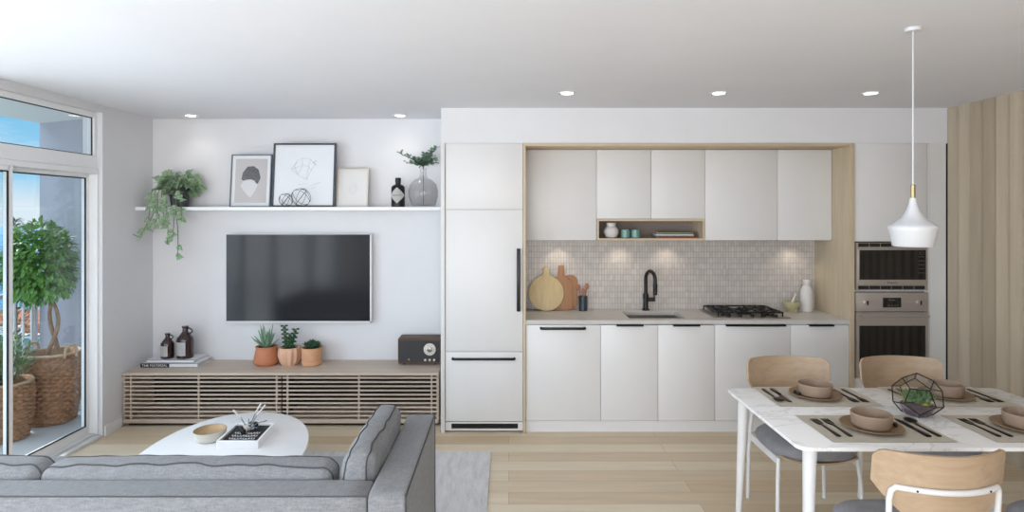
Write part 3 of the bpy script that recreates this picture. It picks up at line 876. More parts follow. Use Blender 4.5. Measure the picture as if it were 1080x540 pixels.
def art2(pl, sh_, t, x0, x1, z0, z1):
    pl('artwhite', 'print', .009, .0125, [(x0, x1, z0, z1)], smooth=False)
    w = x1-x0; hh = z1-z0; f = lambda u, v: Vector((x0+u*w, .0085, z0+v*hh))
    P = [f(*q) for q in ((.28, .60), (.38, .74), (.46, .78), (.60, .76), (.68, .68), (.62, .58), (.54, .42), (.40, .50), (.47, .66), (.57, .64), (.33, .64))]
    E = [(0, 1), (1, 2), (2, 3), (3, 4), (4, 5), (5, 6), (6, 7), (7, 0), (0, 8), (8, 2), (8, 7), (8, 9), (9, 3), (9, 5), (9, 6), (10, 1), (10, 7)]
    b = MB()
    for i, j in E: b.cyl(P[i], P[j], .0016, seg=5)
    bmesh.ops.transform(b.bm, matrix=sh_, verts=b.bm.verts); b.build('line_drawing', 'inkgrey', t)
    b = MB()
    for i, j in ((.70, .74), (.72, .66)): b.cyl(f(.64, i), f(.70, j), .002, seg=5)
    for q in ((.4, .34, .56, .36), (.62, .33, .78, .38), (.62, .28, .7, .3)): b.cyl(f(q[0], q[1]), f(q[2], q[3]), .001, seg=5)
    bmesh.ops.transform(b.bm, matrix=sh_, verts=b.bm.verts); b.build('pencil_strokes', 'inkgrey2', t)
def art3(pl, sh_, t, x0, x1, z0, z1):
    pl('artcream', 'print', .009, .0125, [(x0, x1, z0, z1)], smooth=False)
    cx = (x0+x1)/2; cz = z0+(z1-z0)*.47
    b = MB()
    for rr in (.045, .034, .022):
        b.tube([(cx+rr*.8*math.cos(2*PI*i/18)+rr*.1, .0088, cz+rr*1.15*math.sin(2*PI*i/18)) for i in range(18)], .0011, 5, True)
    bmesh.ops.transform(b.bm, matrix=sh_, verts=b.bm.verts); b.build('loop_drawing', 'inkgrey', t)
frame(241.5, 284.5, 163, 5.50, 'frameG', .010, 'picture_frame', 'thin grey framed print of a charcoal stone shape above a pale one', art1)
frame(286, 352.5, 151, 5.46, 'frameD', .016, 'picture_frame', 'largest dark framed picture with faint geometric line drawing', art2, .06)
frame(354.5, 387.5, 178, 5.50, 'frameP', .012, 'picture_frame', 'smallest pale wood framed picture with faint looped drawing', art3)
# wire spheres
for px, r, lb in ((301.5, .060, 'smaller dark wire sphere ornament in front of the large picture'), (317.5, .083, 'larger dark wire sphere ornament beside the smaller one')):
    cy = 5.452-r; cx = S(px, cy); c = Vector((cx, cy, SZ+r+.002))
    b = MB()
    for k in range(5):
        nrm = Vector((math.sin(k*1.3+.4), math.cos(k*1.3+.4)*.8, .7*math.cos(k*2.1))).normalized()
        u = nrm.orthogonal().normalized(); w = nrm.cross(u)
        b.tube([c+(u*math.cos(2*PI*i/32)+w*math.sin(2*PI*i/32))*r for i in range(32)], .0017, 6, True)
    b.build('wire_sphere', 'wire', label=lb, cat='ornament', group='wire spheres on the shelf')
# black bottle with diamond label
x0, x1 = S(412.8, 5.48), S(427, 5.48); cx = (x0+x1)/2; w = x1-x0
t = thing('spirit_bottle', 'squat black bottle with white diamond label on the shelf', 'bottle', (cx, 5.48, SZ))
b = MB(); hb = .19
b.lathe([(w*.46, 0), (w*.5, .006), (w*.5, .172), (w*.485, .182), (w*.40, .194), (w*.22, .204), (w*.19, .208), (w*.19, .225)], (cx, 5.48, SZ), 32); b.build('body', 'black', t)
MB().lathe([(w*.215, 0), (w*.215, .038), (w*.17, .042)], (cx, 5.48, SZ+.222), 24).build('cap', 'black', t)
q = bmesh.new(); n = 12; rr = w*.5+.0012; vv = []
for i in range(n+1):
    u = -1+2*i/n; a = -PI/2+u*1.3; hh = .072*(1-abs(u))+.0005
    vv.append((q.verts.new((cx+rr*math.cos(a), 5.48+rr*math.sin(a), SZ+.105-hh)), q.verts.new((cx+rr*math.cos(a), 5.48+rr*math.sin(a), SZ+.105+hh))))
for i in range(n): q.faces.new((vv[i][0], vv[i+1][0], vv[i+1][1], vv[i][1]))
bmesh.ops.solidify(q, geom=q.faces[:], thickness=.0008)
b = MB(); b._add(q); dl = b.build('diamond_label', 'label', t, smooth=False, label='white diamond label')
b = text_mb("HENDRICK'S", .0135, Matrix.Identity(4), .0002)
for v in b.bm.verts:
    a = -PI/2+v.co.x/(rr+.001); v.co = Vector((cx+(rr+.0022+v.co.z)*math.cos(a), 5.48+(rr+.0022+v.co.z)*math.sin(a), SZ+.105+v.co.y))
b.build('lettering', 'ink', dl)
# glass vase with eucalyptus
cx, cy = S(446.5, 5.48), 5.475
t = thing('glass_vase', 'round smoky glass vase with narrow neck at the right end of the shelf', 'vase', (cx, cy, SZ))
MB().lathe([(.001, .001), (.100, .001), (.108, .012), (.132, .09), (.136, .15), (.118, .205), (.080, .24), (.040, .262), (.030, .29), (.030, .34), (.036, .352),
            (.032, .352), (.026, .335), (.026, .29), (.036, .266), (.078, .245), (.114, .207), (.131, .15), (.127, .09), (.104, .016), (.001, .008)], (cx, cy, SZ), 48, close=False).build('body', 'vglass', t, ang=60)
t = thing('eucalyptus_stems', 'sprigs of green eucalyptus standing in the smoky glass vase', 'foliage', (cx, cy, SZ+.02))
b = MB(); st = MB()
for k, (ex, ey, ez) in enumerate([(-.17, -.03, .47), (-.13, .02, .40), (-.08, -.05, .43), (.02, -.05, .46), (.06, .0, .50), (.09, -.06, .45), (.105, .03, .53), (.03, .05, .43), (-.03, .02, .42), (.08, -.02, .42), (.10, -.03, .40), (.05, -.08, .42)]):
    n = 12; pts = []
    for i in range(n+1):
        f = i/n; e_ = max(0, (f-.45)/.55)
        pts.append(Vector((cx+1.12*ex*e_**1.1, cy+ey*e_, SZ+.03+(ez-.03)*(f if f < .45 else .45*1+(f-.45)) if False else SZ+.03+(.34*f/.45 if f < .45 else .34+(ez-.37)*e_**.8))))
    st.tube(pts, .0022, 5)
    for i in range(6, n+1):
        for s_ in (-1, 1, -.6):
            p = pts[i]; dv = Vector((rnd(-.3, .3)+s_*.5, rnd(-1, 1)*.5, rnd(-.1, .8)))
            b.leaf(p+Vector((rnd(-.01, .01), rnd(-.01, .01), rnd(-.01, .01))), dv, (0, -.5, 1), rnd(.030, .048), rnd(.022, .032), .1, 'round')
for v in b.bm.verts:
    if v.co.x > -.575: v.co.x = -.577
b.build('leaves', 'leafB', t, smooth=False); st.build('stem', 'twig', t)

# ================================================================== KITCHEN
K = lambda px: (px-536.5)/126.9
ZK = lambda py: EYE-(py-225)/126.9
# tall integrated fridge
box('end_panel', 'cabline', -.563, -.530, YK-.012, YB, 0, 2.402, bev=.0015, label='white upright end panel between media cabinet and fridge', cat='panel')
fx0, fx1 = -.5295, .1170
t = thing('fridge', 'tall white integrated fridge with black handles left of the kitchen niche', 'fridge', ((fx0+fx1)/2, 5.3, 0))
box('carcass', 'cabline', fx0, fx1, YK+.022, YB, .02, ZK(152)-.0, t)
g = .0017
def door(par, nm, x0, x1, z0, z1, y=YK, th=.02, m='cab', **k):
    return box(nm, m, x0+g, x1-g, y, y+th, z0+g, z1-g, par, bev=.0012, **k)
door(t, 'top_door', fx0+.002, fx1, ZK(221), 2.4035)
dr = door(t, 'fridge_door', fx0+.002, fx1, ZK(371), ZK(221))
MB().box(K(545), K(548.8), YK-.032, YK-.012, ZK(328), ZK(262), .003, 2).box(K(545.6), K(548), YK-.014, YK+.001, ZK(327), ZK(325)).box(K(545.6), K(548), YK-.014, YK+.001, ZK(266), ZK(264)).build('handle', 'black', dr, label='black vertical bar handle')
def barhandle(par, px0, px1, py, w=3.2):
    b = MB(); z = ZK(py)
    pts = [(K(px0)+.004, YK+.001, z), (K(px0)+.004, YK-.022, z), (K(px0)+.018, YK-.030, z), (K(px1)-.018, YK-.030, z), (K(px1)-.004, YK-.022, z), (K(px1)-.004, YK+.001, z)]
    b.tube(pts, .011, 10); b.build('handle', 'black', par, label='black horizontal bar handle')
dr = door(t, 'freezer_drawer', fx0+.002, fx1, ZK(444.5), ZK(371)); barhandle(dr, 477, 543, 378)
b = MB(); gx0, gx1, gz0, gz1 = fx0+.002, fx1, .012, ZK(445.2)
hx0, hx1, hz0, hz1 = K(476), K(546.3), ZK(452.5), ZK(447)
for q in ((gx0, gx1, gz0, hz0), (gx0, gx1, hz1, gz1), (gx0, hx0, hz0, hz1), (hx1, gx1, hz0, hz1)): b.box(q[0], q[1], YK+.006, YK+.022, q[2], q[3])
b.build('kick_panel', 'cabline', t)
b = MB(); b.box(hx0-.003, hx1+.003, YK+.018, YK+.024, hz0-.002, hz1+.002)
for i in range(4): b.box(hx0, hx1, YK+.010, YK+.016, hz0+.004+i*.011, hz0+.007+i*.011)
b.build('vent_grille', 'dark', t, label='black vent grille')
# oak frame of the niche
nx0, nxi, nxo = .118, .142, 2.868; nxr = 2.829
t = thing('niche_frame', 'light oak frame lining the kitchen niche', 'panel', (1.5, YK, 0))
box('left_panel', 'oak', nx0, nxi, YK-.014, YB-.003, 0, 2.403, t, bev=.0015)
box('right_panel', 'oak', nxr, nxo, YK-.014, YB-.003, 0, 2.403, t, bev=.0015)
M['oaktop'] = wood('light_oak_top', 'bba689', 'cfbd9f', 'X')
box('top_panel', 'oaktop', nxi, nxr, YK-.014, YB-.003, 2.379, 2.403, t, bev=.0015)
# backsplash
struct('wall_backsplash', 'tile', nxi, nxr, YB-.012, YB-.0005, .933, 1.60)
# wall cabinets
ux = [nxi+.002, .768, 1.245, 1.718, 2.353, nxr-.001]
UY = 5.311; UB = 1.583; UTOP = 2.377; MIDB = 1.772
wl = [('white wall cabinet at the far left of the row, above the round cutting board', UB), ('short white wall cabinet above the open oak cubby, left of its pair', MIDB),
      ('short white wall cabinet above the open oak cubby, right of its pair', MIDB), ('wide white wall cabinet above the cooktop', UB), ('white wall cabinet at the far right of the row beside the oak panel', UB)]
for i, (lb, zb) in enumerate(wl):
    t = thing('wall_cabinet', lb, 'cabinet', ((ux[i]+ux[i+1])/2, 5.47, zb), 'white wall cabinets')
    box('carcass', 'cabline', ux[i]+.0005, ux[i+1]-.0005, UY+.02, YB-.012, zb, UTOP-.001, t)
    door(t, 'door', ux[i], ux[i+1], zb, UTOP, UY, .019)
# open cubby
t = thing('open_cubby', 'open oak cubby shelf below the two short wall cabinets', 'shelf', ((ux[1]+ux[3])/2, 5.47, UB))
cx0, cx1 = ux[1]+.003, ux[3]-.003; th = .018
box('bottom_board', 'oaktop', cx0, cx1, UY-.003, YB-.012, UB, UB+th, t)
box('top_board', 'oaktop', cx0, cx1, UY-.003, YB-.012, MIDB-th-.002, MIDB-.001, t)
for q in (cx0, cx1-th): box('side_board', 'oak', q, q+th, UY-.003, YB-.012, UB+th, MIDB-th-.002, t)
M['cubback'] = mat('taupe_cubby_back', '8c7f78', .7)
box('back_board', 'cubback', cx0+th, cx1-th, YB-.022, YB-.012, UB+th, MIDB-th-.002, t)
CZ = UB+th+.0005
Q = lambda px, d=5.40: (px-536.5)*d/640
MB().lathe([(.034, 0), (.052, .012), (.066, .045), (.066, .07), (.050, .096), (.040, .104), (.042, .125), (.046, .135), (.040, .135), (.036, .11)], (Q(644.5), 5.40, CZ), 32).build(
    'ceramic_vase', 'whitec', label='small round white ceramic vase in the open oak cubby', cat='vase')
for px, lb in ((659.6, 'teal ribbed cup in the cubby beside the white vase'), (670.2, 'teal ribbed cup in the cubby, the one nearer the books')):
    MB().lathe([(.036, 0), (.041, .004), (.041, .072), (.037, .072), (.036, .01), (.001, .008)], (Q(px), 5.40, CZ), 48, flute=.02, nfl=16).build('cup', 'teal', label=lb, cat='cup', group='teal cups in the cubby')
zz = CZ
for i, (a, c, hgt, cv, lb) in enumerate([(694, 732, .018, 'red_book', 'red edged book lying lowest in the cubby stack'), (692, 731, .016, 'paper', 'pale book in the middle of the cubby stack'),
                                        (694.5, 730, .018, 'green_book', 'green book lying on top of the cubby stack')]):
    t = thing('book', lb, 'book', (Q((a+c)/2), 5.44, zz), 'books in the cubby')
    bookgeo(t, Q(a), Q(c), 5.375+.006*i, 5.53, zz, zz+hgt, cv); zz += hgt+.0004
# under-cabinet spots
for px in (590, 655, 705, 838):
    x = (px-536.5)*5.50/640
    MB().lathe([(.028, -.004), (.028, 0)], (x, 5.50, UB-.0002), 20).build('spotlight', 'whitemetal', label='small round spot under the wall cabinets lighting the tiles', cat='light', group='spots under the wall cabinets')
    light('spot_beam', 'SPOT', (x, 5.50, UB-.012), (math.radians(4), 0, 0), 2.2, (1, .88, .72), spot_size=2.0, spot_blend=.8, shadow_soft_size=.02)
# worktop with sink cut-out
CT = .933; CB = .900; cx0, cx1 = nxi, nxr
sx0, sx1, sy0, sy1 = 1.020, 1.500, 5.13, 5.49
b = MB(); CF = YK-.004
b.box(cx0, sx0, CF, YB-.012, CB, CT); b.box(sx1, cx1, CF, YB-.012, CB, CT)
b.box(sx0, sx1, CF, sy0, CB, CT); b.box(sx0, sx1, sy1, YB-.012, CB, CT)
bmesh.ops.remove_doubles(b.bm, verts=b.bm.verts, dist=.0001)
b.build('worktop', 'counter', label='long grey concrete worktop along the kitchen niche', cat='worktop', base_at=(1.5, 5.3, .9), smooth=False)
# sink
t = thing('sink', 'rectangular steel sink set under the worktop', 'sink', ((sx0+sx1)/2, (sy0+sy1)/2, .75))
b = MB(); e_ = .012
b.box(sx0-e_, sx0, sy0-e_, sy1+e_, .75, CB-.001); b.box(sx1, sx1+e_, sy0-e_, sy1+e_, .75, CB-.001)
b.box(sx0, sx1, sy0-e_, sy0, .75, CB-.001); b.box(sx0, sx1, sy1, sy1+e_, .75, CB-.001); b.box(sx0, sx1, sy0, sy1, .75, .762)
b.build('basin', 'steel', t, smooth=False)
MB().lathe([(.04, 0), (.04, .004), (.028, .004), (.02, .001)], (1.26, 5.34, .762), 24).build('drain', 'black', t)
# faucet
fxc, fyc = (681.5-536.5)*5.54/640, 5.555
t = thing('faucet', 'matte black gooseneck kitchen faucet behind the sink', 'faucet', (fxc, fyc, CT))
b = MB(); b.lathe([(.034, 0), (.034, .012), (.024, .016), (.022, .10), (.026, .105), (.026, .15), (.020, .155)], (fxc, fyc, CT), 28); b.build('base', 'black', t)
pts = [(fxc, fyc, CT+.14), (fxc, fyc, CT+.29)]
for i in range(1, 13):
    a = PI*i/12; r_ = .062
    pts.append((fxc+.028*(1-math.cos(a)), fyc-r_*(1-math.cos(a)), CT+.29+.072*math.sin(a)))
pts += [(fxc+.056, fyc-.124, CT+.25)]
b = MB(); b.tube(pts, .0165, 14); b.build('spout', 'black', t)
MB().cyl((fxc+.056, fyc-.124, CT+.255), (fxc+.056, fyc-.124, CT+.155), .020, .018).build('spray_head', 'black', t)
b = MB(); b.cyl((fxc+.02, fyc, CT+.10), (fxc+.082, fyc-.01, CT+.10), .019); b.cyl((fxc+.074, fyc-.01, CT+.10), (fxc+.078, fyc-.02, CT+.19), .007, .006); b.build('lever', 'black', t)
# cooktop
t = thing('cooktop', 'steel gas cooktop with black cast grates on the worktop', 'cooktop', (2.06, 5.34, CT))
kx0, kx1, ky0, ky1 = 1.744, 2.377, 5.108, 5.56
b = MB(); b.box(kx0, kx1, ky0, ky1, CT, CT+.009, .003, 2); b.build('base_plate', 'steel', t)
gr = []
burn = [(1.87, 5.22, .034), (1.87, 5.45, .040), (2.06, 5.335, .05), (2.25, 5.22, .036), (2.25, 5.45, .036)]
for x, y, r in burn:
    o = MB().lathe([(r*1.35, 0), (r*1.35, .006), (r, .008), (r, .018), (r*.3, .020)], (x, y, CT+.009), 24).build('burner', 'black', t)
gz = CT+.045
for gx0_, gx1_ in ((1.775, 1.965), (1.967, 2.155), (2.157, 2.335)):
    b = MB()
    for yy in (ky0+.045, ky1-.025): b.box(gx0_, gx1_, yy, yy+.012, gz-.008, gz+.004, .002, 1)
    for xx in (gx0_, gx1_-.012): b.box(xx, xx+.012, ky0+.045, ky1-.013, gz-.008, gz+.004, .002, 1)
    mx_ = (gx0_+gx1_)/2; my = (ky0+ky1)/2+.01
    b.box(gx0_, gx1_, my-.006, my+.006, gz-.008, gz+.004)
    for yy in ((5.22, 5.45) if abs(mx_-2.06) > .05 else (5.335,)):
        for a in range(4):
            an = a*PI/2+PI/4*(0)
            p = Vector((mx_, yy, gz+.002)); dv = Vector((math.cos(an), math.sin(an), 0))
            b.cyl(p+dv*.022, p+dv*.088, .006, seg=6)
        b.tube([(mx_+.062*math.cos(2*PI*i/24), yy+.062*math.sin(2*PI*i/24), gz) for i in range(24)], .0055, 6, True)
    for xx in (gx0_+.006, gx1_-.006):
        for yy in (ky0+.051, ky1-.019): b.cyl((xx, yy, CT+.009), (xx, yy, gz), .006, seg=6)
    b.build('grate', 'black', t)
for i in range(5):
    MB().lathe([(.016, 0), (.016, .018), (.012, .022), (.001, .022)], (1.86+.10*i, ky0+.026, CT+.009), 18).build('knob', 'black', t)
# base units
lx = [nxi+.001, .764, 1.241, 1.714, 2.344, nxr-.001]; LZ0, LZ1 = ZK(444), ZK(342.6)
ll = [('white integrated dishwasher with black bar handle beneath the cutting boards', 'dishwasher'), ('white base cabinet under the left half of the sink', 'base_cabinet'),
      ('white base cabinet under the right half of the sink', 'base_cabinet'), ('wide white base cabinet beneath the cooktop', 'base_cabinet'), ('white base cabinet at the right end beside the oak panel', 'base_cabinet')]
tabs = [None, (650, 678.5), (709.5, 738), (765, 828.5), (852.5, 879)]
for i, (lb, nm) in enumerate(ll):
    t = thing(nm, lb, 'dishwasher' if i == 0 else 'cabinet', ((lx[i]+lx[i+1])/2, 5.3, .094), 'white base units')
    b = MB()
    if i in (1, 2):     # open under the sink
        b.box(lx[i]+.001, lx[i+1]-.001, YK+.024, YB-.012, .094, .112); b.box(lx[i]+.001, lx[i]+.016, YK+.024, YB-.012, .112, .74); b.box(lx[i+1]-.016, lx[i+1]-.001, YK+.024, YB-.012, .112, .74)
    else: b.box(lx[i]+.001, lx[i+1]-.001, YK+.024, YB-.012, .094, CB-.002)
    b.build('carcass', 'cabline', t)
    dr = door(t, 'door', lx[i], lx[i+1], LZ0, LZ1, YK+.002, .02)
    if i == 0: barhandle(dr, 570, 617, 346)
    else:
        b = MB(); a, c = K(tabs[i][0]), K(tabs[i][1])
        b.box(a, c, YK-.014, YK+.02, LZ1-.002, LZ1+.003); b.box(a, c, YK-.016, YK-.011, LZ1-.012, LZ1+.003, .001, 1)
        b.build('handle', 'black', dr, label='thin black edge pull')
box('toe_kick', 'cab', nxi+.001, nxr-.001, YK+.012, YK+.028, 0, LZ0-.003, label='white toe kick board running under the base cabinets', cat='plinth')
# worktop things
def at(px, d): return (px-536.5)*d/640
# round board (leans on the wall)
lean = Matrix.Rotation(math.radians(-9), 4, 'X')
cxb = at(576, 5.54); r_ = .160
pts = [(r_*math.sin(a), r_+r_*math.cos(a)*1.0) for a in [PI*2*i/48 for i in range(2, 47)]]
pts = pts[::-1]
pts = [(r_*math.sin(2*PI*i/48), r_-r_*math.cos(2*PI*i/48)) for i in range(0, 22)]+[(.026, 2*r_+.012), (.022, 2*r_+.075), (-.022, 2*r_+.075), (-.026, 2*r_+.012)]+[(r_*math.sin(2*PI*i/48), r_-r_*math.cos(2*PI*i/48)) for i in range(27, 48)]
mt = Matrix.Translation((cxb, 5.495, CT+.003)) @ lean
MB().prism(pts, 0, .016, 'y', bev=.003, mtx=mt).build('round_cutting_board', 'boardL', label='round pale wooden cutting board leaning in front of the brown one', cat='cutting board', group='cutting boards')
w_ = .098; hb = .325
pts = [(-w_, 0), (w_, 0), (w_, hb-.06), (w_-.02, hb-.018), (w_-.055, hb), (.030, hb+.012), (.026, hb+.105), (.018, hb+.113), (-.018, hb+.113), (-.026, hb+.105), (-.030, hb+.012), (-w_+.055, hb), (-w_+.02, hb-.018), (-w_, hb-.06)]
pts = [(a*1.0, c*.93) for a, c in pts]
mt = Matrix.Translation((at(592, 5.575), 5.548, CT+.003)) @ Matrix.Rotation(math.radians(-6), 4, 'X')
MB().prism(pts, 0, .016, 'y', bev=.003, mtx=mt).build('paddle_cutting_board', 'boardD', label='brown wooden paddle cutting board leaning behind the round one', cat='cutting board', group='cutting boards')
pts = rounded_rect(-.062, .062, 0, .315, .05, 6)
mt = Matrix.Translation((at(602, 5.575), 5.578, CT+.003)) @ Matrix.Rotation(math.radians(-5), 4, 'X')
MB().prism(pts, 0, .014, 'y', bev=.003, mtx=mt).build('cutting_board', 'boardD', label='small brown cutting board behind the paddle board, nearest the teal crock', cat='cutting board', group='cutting boards')
# utensil crock and spoons
ux_, uy_ = at(615, 5.53), 5.53
MB().lathe([(.036, 0), (.040, .004), (.040, .135), (.036, .135), (.035, .012), (.001, .010)], (ux_, uy_, CT), 32).build('utensil_crock', 'navy', label='dark teal utensil crock on the worktop beside the cutting boards', cat='crock')
for dx, L, tw, lb in ((-.025, .225, -.05, 'wooden spoon leaning left in the teal crock'), (.018, .235, .04, 'wooden spoon leaning right in the teal crock'), (-.002, .19, .0, 'shortest wooden spoon in the middle of the teal crock')):
    b = MB(); p0 = Vector((ux_-dx*.3, uy_, CT+.014)); p1 = Vector((ux_+dx+tw*.3, uy_-.01, CT+L-.03))
    b.cyl(p0, p1, .005, .006, 8); b.sphere(p1+Vector((tw*.12, 0, .018)), .020, .85, .35, 1.4, 12, 8)
    b.build('wooden_spoon', 'spoonw', label=lb, cat='spoon', group='spoons in the crock')
# mortar bowl + pestle, bottle
mx0, my0 = at(835, 5.47), 5.47
MB().lathe([(.048, 0), (.052, .006), (.040, .016), (.046, .028), (.066, .060), (.068, .092), (.062, .092), (.058, .06), (.035, .034), (.001, .030)], (mx0, my0, CT), 36).build('mortar', 'celadon', label='small pale olive mortar bowl on the worktop right of the cooktop', cat='bowl')
b = MB(); b.cyl((mx0-.01, my0, CT+.045), (mx0+.034, my0, CT+.155), .013, .007, 12); b.sphere((mx0-.01, my0, CT+.048), .014, u=12, v=8); b.sphere((mx0+.034, my0, CT+.155), .009, u=12, v=8)
b.build('pestle', 'cream', label='cream pestle standing in the pale olive mortar', cat='pestle')
MB().lathe([(.048, 0), (.053, .006), (.054, .17), (.050, .195), (.034, .222), (.030, .235), (.033, .24), (.033, .282), (.028, .286), (.001, .286)], (at(850.5, 5.50), 5.50, CT), 36).build('ceramic_bottle', 'whitec', label='tall white ceramic bottle on the worktop against the oak panel', cat='bottle')

# oven column
ox0, ox1 = nxo+.003, 3.496
t = thing('oven_column', 'tall white cabinet column housing the microwave and oven', 'cabinet', ((ox0+ox1)/2, 5.3, 0))
box('side_panel', 'cabline', ox0, ox0+.016, YK+.022, YB, .02, 2.40, t); box('side_panel', 'cabline', ox1-.016, ox1, YK+.022, YB, .02, 2.40, t)
box('back_panel', 'cabline', ox0+.016, ox1-.016, YB-.03, YB, .02, 2.40, t)
box('shelf_board', 'cabline', ox0+.016, ox1-.016, YK+.03, YB-.03, ZK(308), ZK(306), t)
door(t, 'top_door', ox0, K(978), ZK(254.8), 2.4035); 
box('filler_strip', 'cabline', K(978.3), ox1, YK, YK+.02, .1, 2.40, t)
dzb = ZK(398.5)
door(t, 'drawer', ox0, K(978), LZ0, dzb)
box('plinth', 'cabline', ox0, ox1, YK+.012, YK+.03, 0, LZ0-.004, t)
# microwave
t = thing('microwave', 'built-in steel microwave with dark glass door above the oven', 'microwave', ((ox0+ox1)/2, 5.2, ZK(306)))
a, c = K(902.5), K(978); zt, zb = ZK(255.8), ZK(306)
b = MB()
for q in ((a, a+.016, zb, zt), (c-.016, c, zb, zt), (a+.016, c-.016, ZK(262.4), ZK(260.8)), (a+.016, c-.016, zb, zb+.003), (a+.016, c-.016, zt-.003, zt)): b.box(q[0], q[1], YK-.006, YK+.01, q[2], q[3])
b.build('trim_frame', 'steelw', t)
box('body', 'dark', a+.016, c-.016, YK+.012, YK+.42, zb+.006, zt, t)
for z0_, z1_ in ((ZK(260.8), zt-.003), (zb+.003, ZK(301.2))):
    box('vent_backing', 'steelw', a+.016, c-.016, YK+.002, YK+.012, z0_, z1_, t)
    wv = (c-a-.036)/6
    for i in range(6):
        box('vent_slot', 'dark', a+.018+wv*i+.004, a+.018+wv*(i+1)-.004, YK-.003, YK+.003, z0_+.004, z1_-.003, t)
dr = box('door', 'steelw', K(904), K(976.4), YK-.014, YK+.002, ZK(301), ZK(262.6), t, bev=.002)
box('door_glass', 'darkglass', K(905.3), K(975), YK-.017, YK-.012, ZK(294.8), ZK(263.6), dr)
M['keys'] = mat('grey_key_print', '55524f', .5)
for r in range(5):
    for q in range(3): box('key', 'keys', K(967.5)+.018*q, K(967.5)+.018*q+.010, YK-.0178, YK-.0168, ZK(270.5+4.2*r)-.006, ZK(270.5+4.2*r)+.002, dr)
b = MB(); b.tube([(K(970.8)+.017*math.cos(2*PI*i/24), YK-.0178, ZK(267)+.013*math.sin(2*PI*i/24)) for i in range(24)], .0015, 6, True); b.build('dial_ring', 'keys', dr)
text_mb('Panasonic', .022, face_mtx((K(940), YK-.0145, ZK(297.9)))).build('lettering', 'ink', dr)
# oven
t = thing('oven', 'built-in steel oven with dark glass door below the microwave', 'oven', ((ox0+ox1)/2, 5.2, dzb))
box('body', 'dark', a+.016, c-.016, YK+.012, YK+.5, dzb+.01, ZK(308), t)
cp = box('control_panel', 'steelw', a-.004, c+.002, YK-.010, YK+.012, ZK(328.4), ZK(308.4), t, bev=.0015)
box('display', 'darkglass', K(930.3), K(949.3), YK-.013, YK-.009, ZK(324), ZK(313.8), cp, label='dark display')
b = MB()
for q in range(4): b.box(K(936+3*q), K(937.6+3*q), YK-.0138, YK-.0128, ZK(322.6), ZK(321.4))
b.box(K(936), K(943), YK-.0138, YK-.0128, ZK(317), ZK(315.6)); b.build('display_marks', 'keys', cp)
for px in (912.5, 968.3):
    m_ = Matrix.Translation((K(px), YK-.010, ZK(318.8))) @ Matrix.Rotation(PI/2, 4, 'X')
    kb = MB().lathe([(.024, 0), (.024, .004), (.019, .006), (.018, .026), (.001, .026)], mtx=m_, seg=28).build('knob', 'steelw', cp)
    box('knob_grip', 'black', K(px)-.006, K(px)+.004, YK-.042, YK-.030, ZK(318.8)-.017, ZK(318.8)+.017, cp)
dr = MB()
for q in ((a-.002, c+.001, ZK(343.2), ZK(329.2)), (a-.002, K(905.4), dzb, ZK(343.2)), (K(975.4), c+.001, dzb, ZK(343.2)), (K(905.4), K(975.4), dzb, dzb+.03)): dr.box(q[0], q[1], YK-.012, YK+.010, q[2], q[3])
dr = dr.build('door', 'steelw', t)
box('door_glass', 'darkglass', K(905.4), K(975.4), YK-.008, YK+.006, dzb+.03, ZK(343.2), dr)
b = MB(); b.cyl((K(904), YK-.045, ZK(332.5)), (K(976), YK-.045, ZK(332.5)), .010)
for px in (907, 973): b.cyl((K(px), YK-.045, ZK(332.5)), (K(px), YK-.010, ZK(332.5)), .007)
b.build('handle', 'steelw', dr)

# downlights in the ceiling
for x, y, e_, lb in [(.424, 4.41, 3.4, 'recessed downlight over the kitchen, the leftmost of three'), (1.527, 4.41, 3.4, 'recessed downlight over the kitchen, the middle of three'), (2.631, 4.41, 3.4, 'recessed downlight over the kitchen, the rightmost beside the pendant'),
                 (-2.84, 5.42, 2.0, 'recessed downlight near the wall above the ivy'), (-.97, 5.42, 2.0, 'recessed downlight near the wall above the black bottle')]:
    t = thing('downlight', lb, 'ceiling light', (x, y, H-.006), 'recessed downlights in the ceiling')
    MB().lathe([(.060, .0), (.062, .006), (.045, .006), (.043, .001)], (x, y, H-.006), 32, close=False).build('trim_ring', 'trimw', t)
    MB().lathe([(.001, .0045), (.045, .0045), (.045, .006), (.001, .006)], (x, y, H-.006), 32).build('lens', 'led', t)
    light('downlight_beam', 'SPOT', (x, y, H-.02), (0, 0, 0), e_*1.3, (1, .93, .84), spot_size=2.2, spot_blend=.9, shadow_soft_size=.05)
# pendant
pxx, pyy = 1.912, 2.87
t = thing('pendant_lamp', 'white tapered pendant lamp hanging above the dining table', 'lamp', (pxx, pyy, H))
MB().lathe([(.034, -.016), (.036, -.010), (.036, 0)], (pxx, pyy, H), 28).build('canopy', 'lamp', t)
MB().cyl((pxx, pyy, H-.012), (pxx, pyy, 1.955), .0035, seg=8).build('cord', 'lamp', t)
MB().lathe([(.0105, 0), (.0105, .065), (.008, .068)], (pxx, pyy, 1.888), 16).build('stem', 'brass', t, label='brass stem')
z0 = 1.663
MB().lathe([(.080, 0), (.085, .004), (.098, .072), (.104, .088), (.100, .098), (.080, .112), (.050, .135), (.030, .165), (.018, .20), (.014, .230),
            (.010, .228), (.014, .198), (.026, .163), (.046, .133), (.076, .109), (.096, .094), (.099, .088), (.093, .072), (.079, .004)], (pxx, pyy, z0), 48, close=False).build('lamp_shade', 'lamp', t, ang=50)
MB().sphere((pxx, pyy, z0+.08), .028).build('bulb', 'lamp', t)

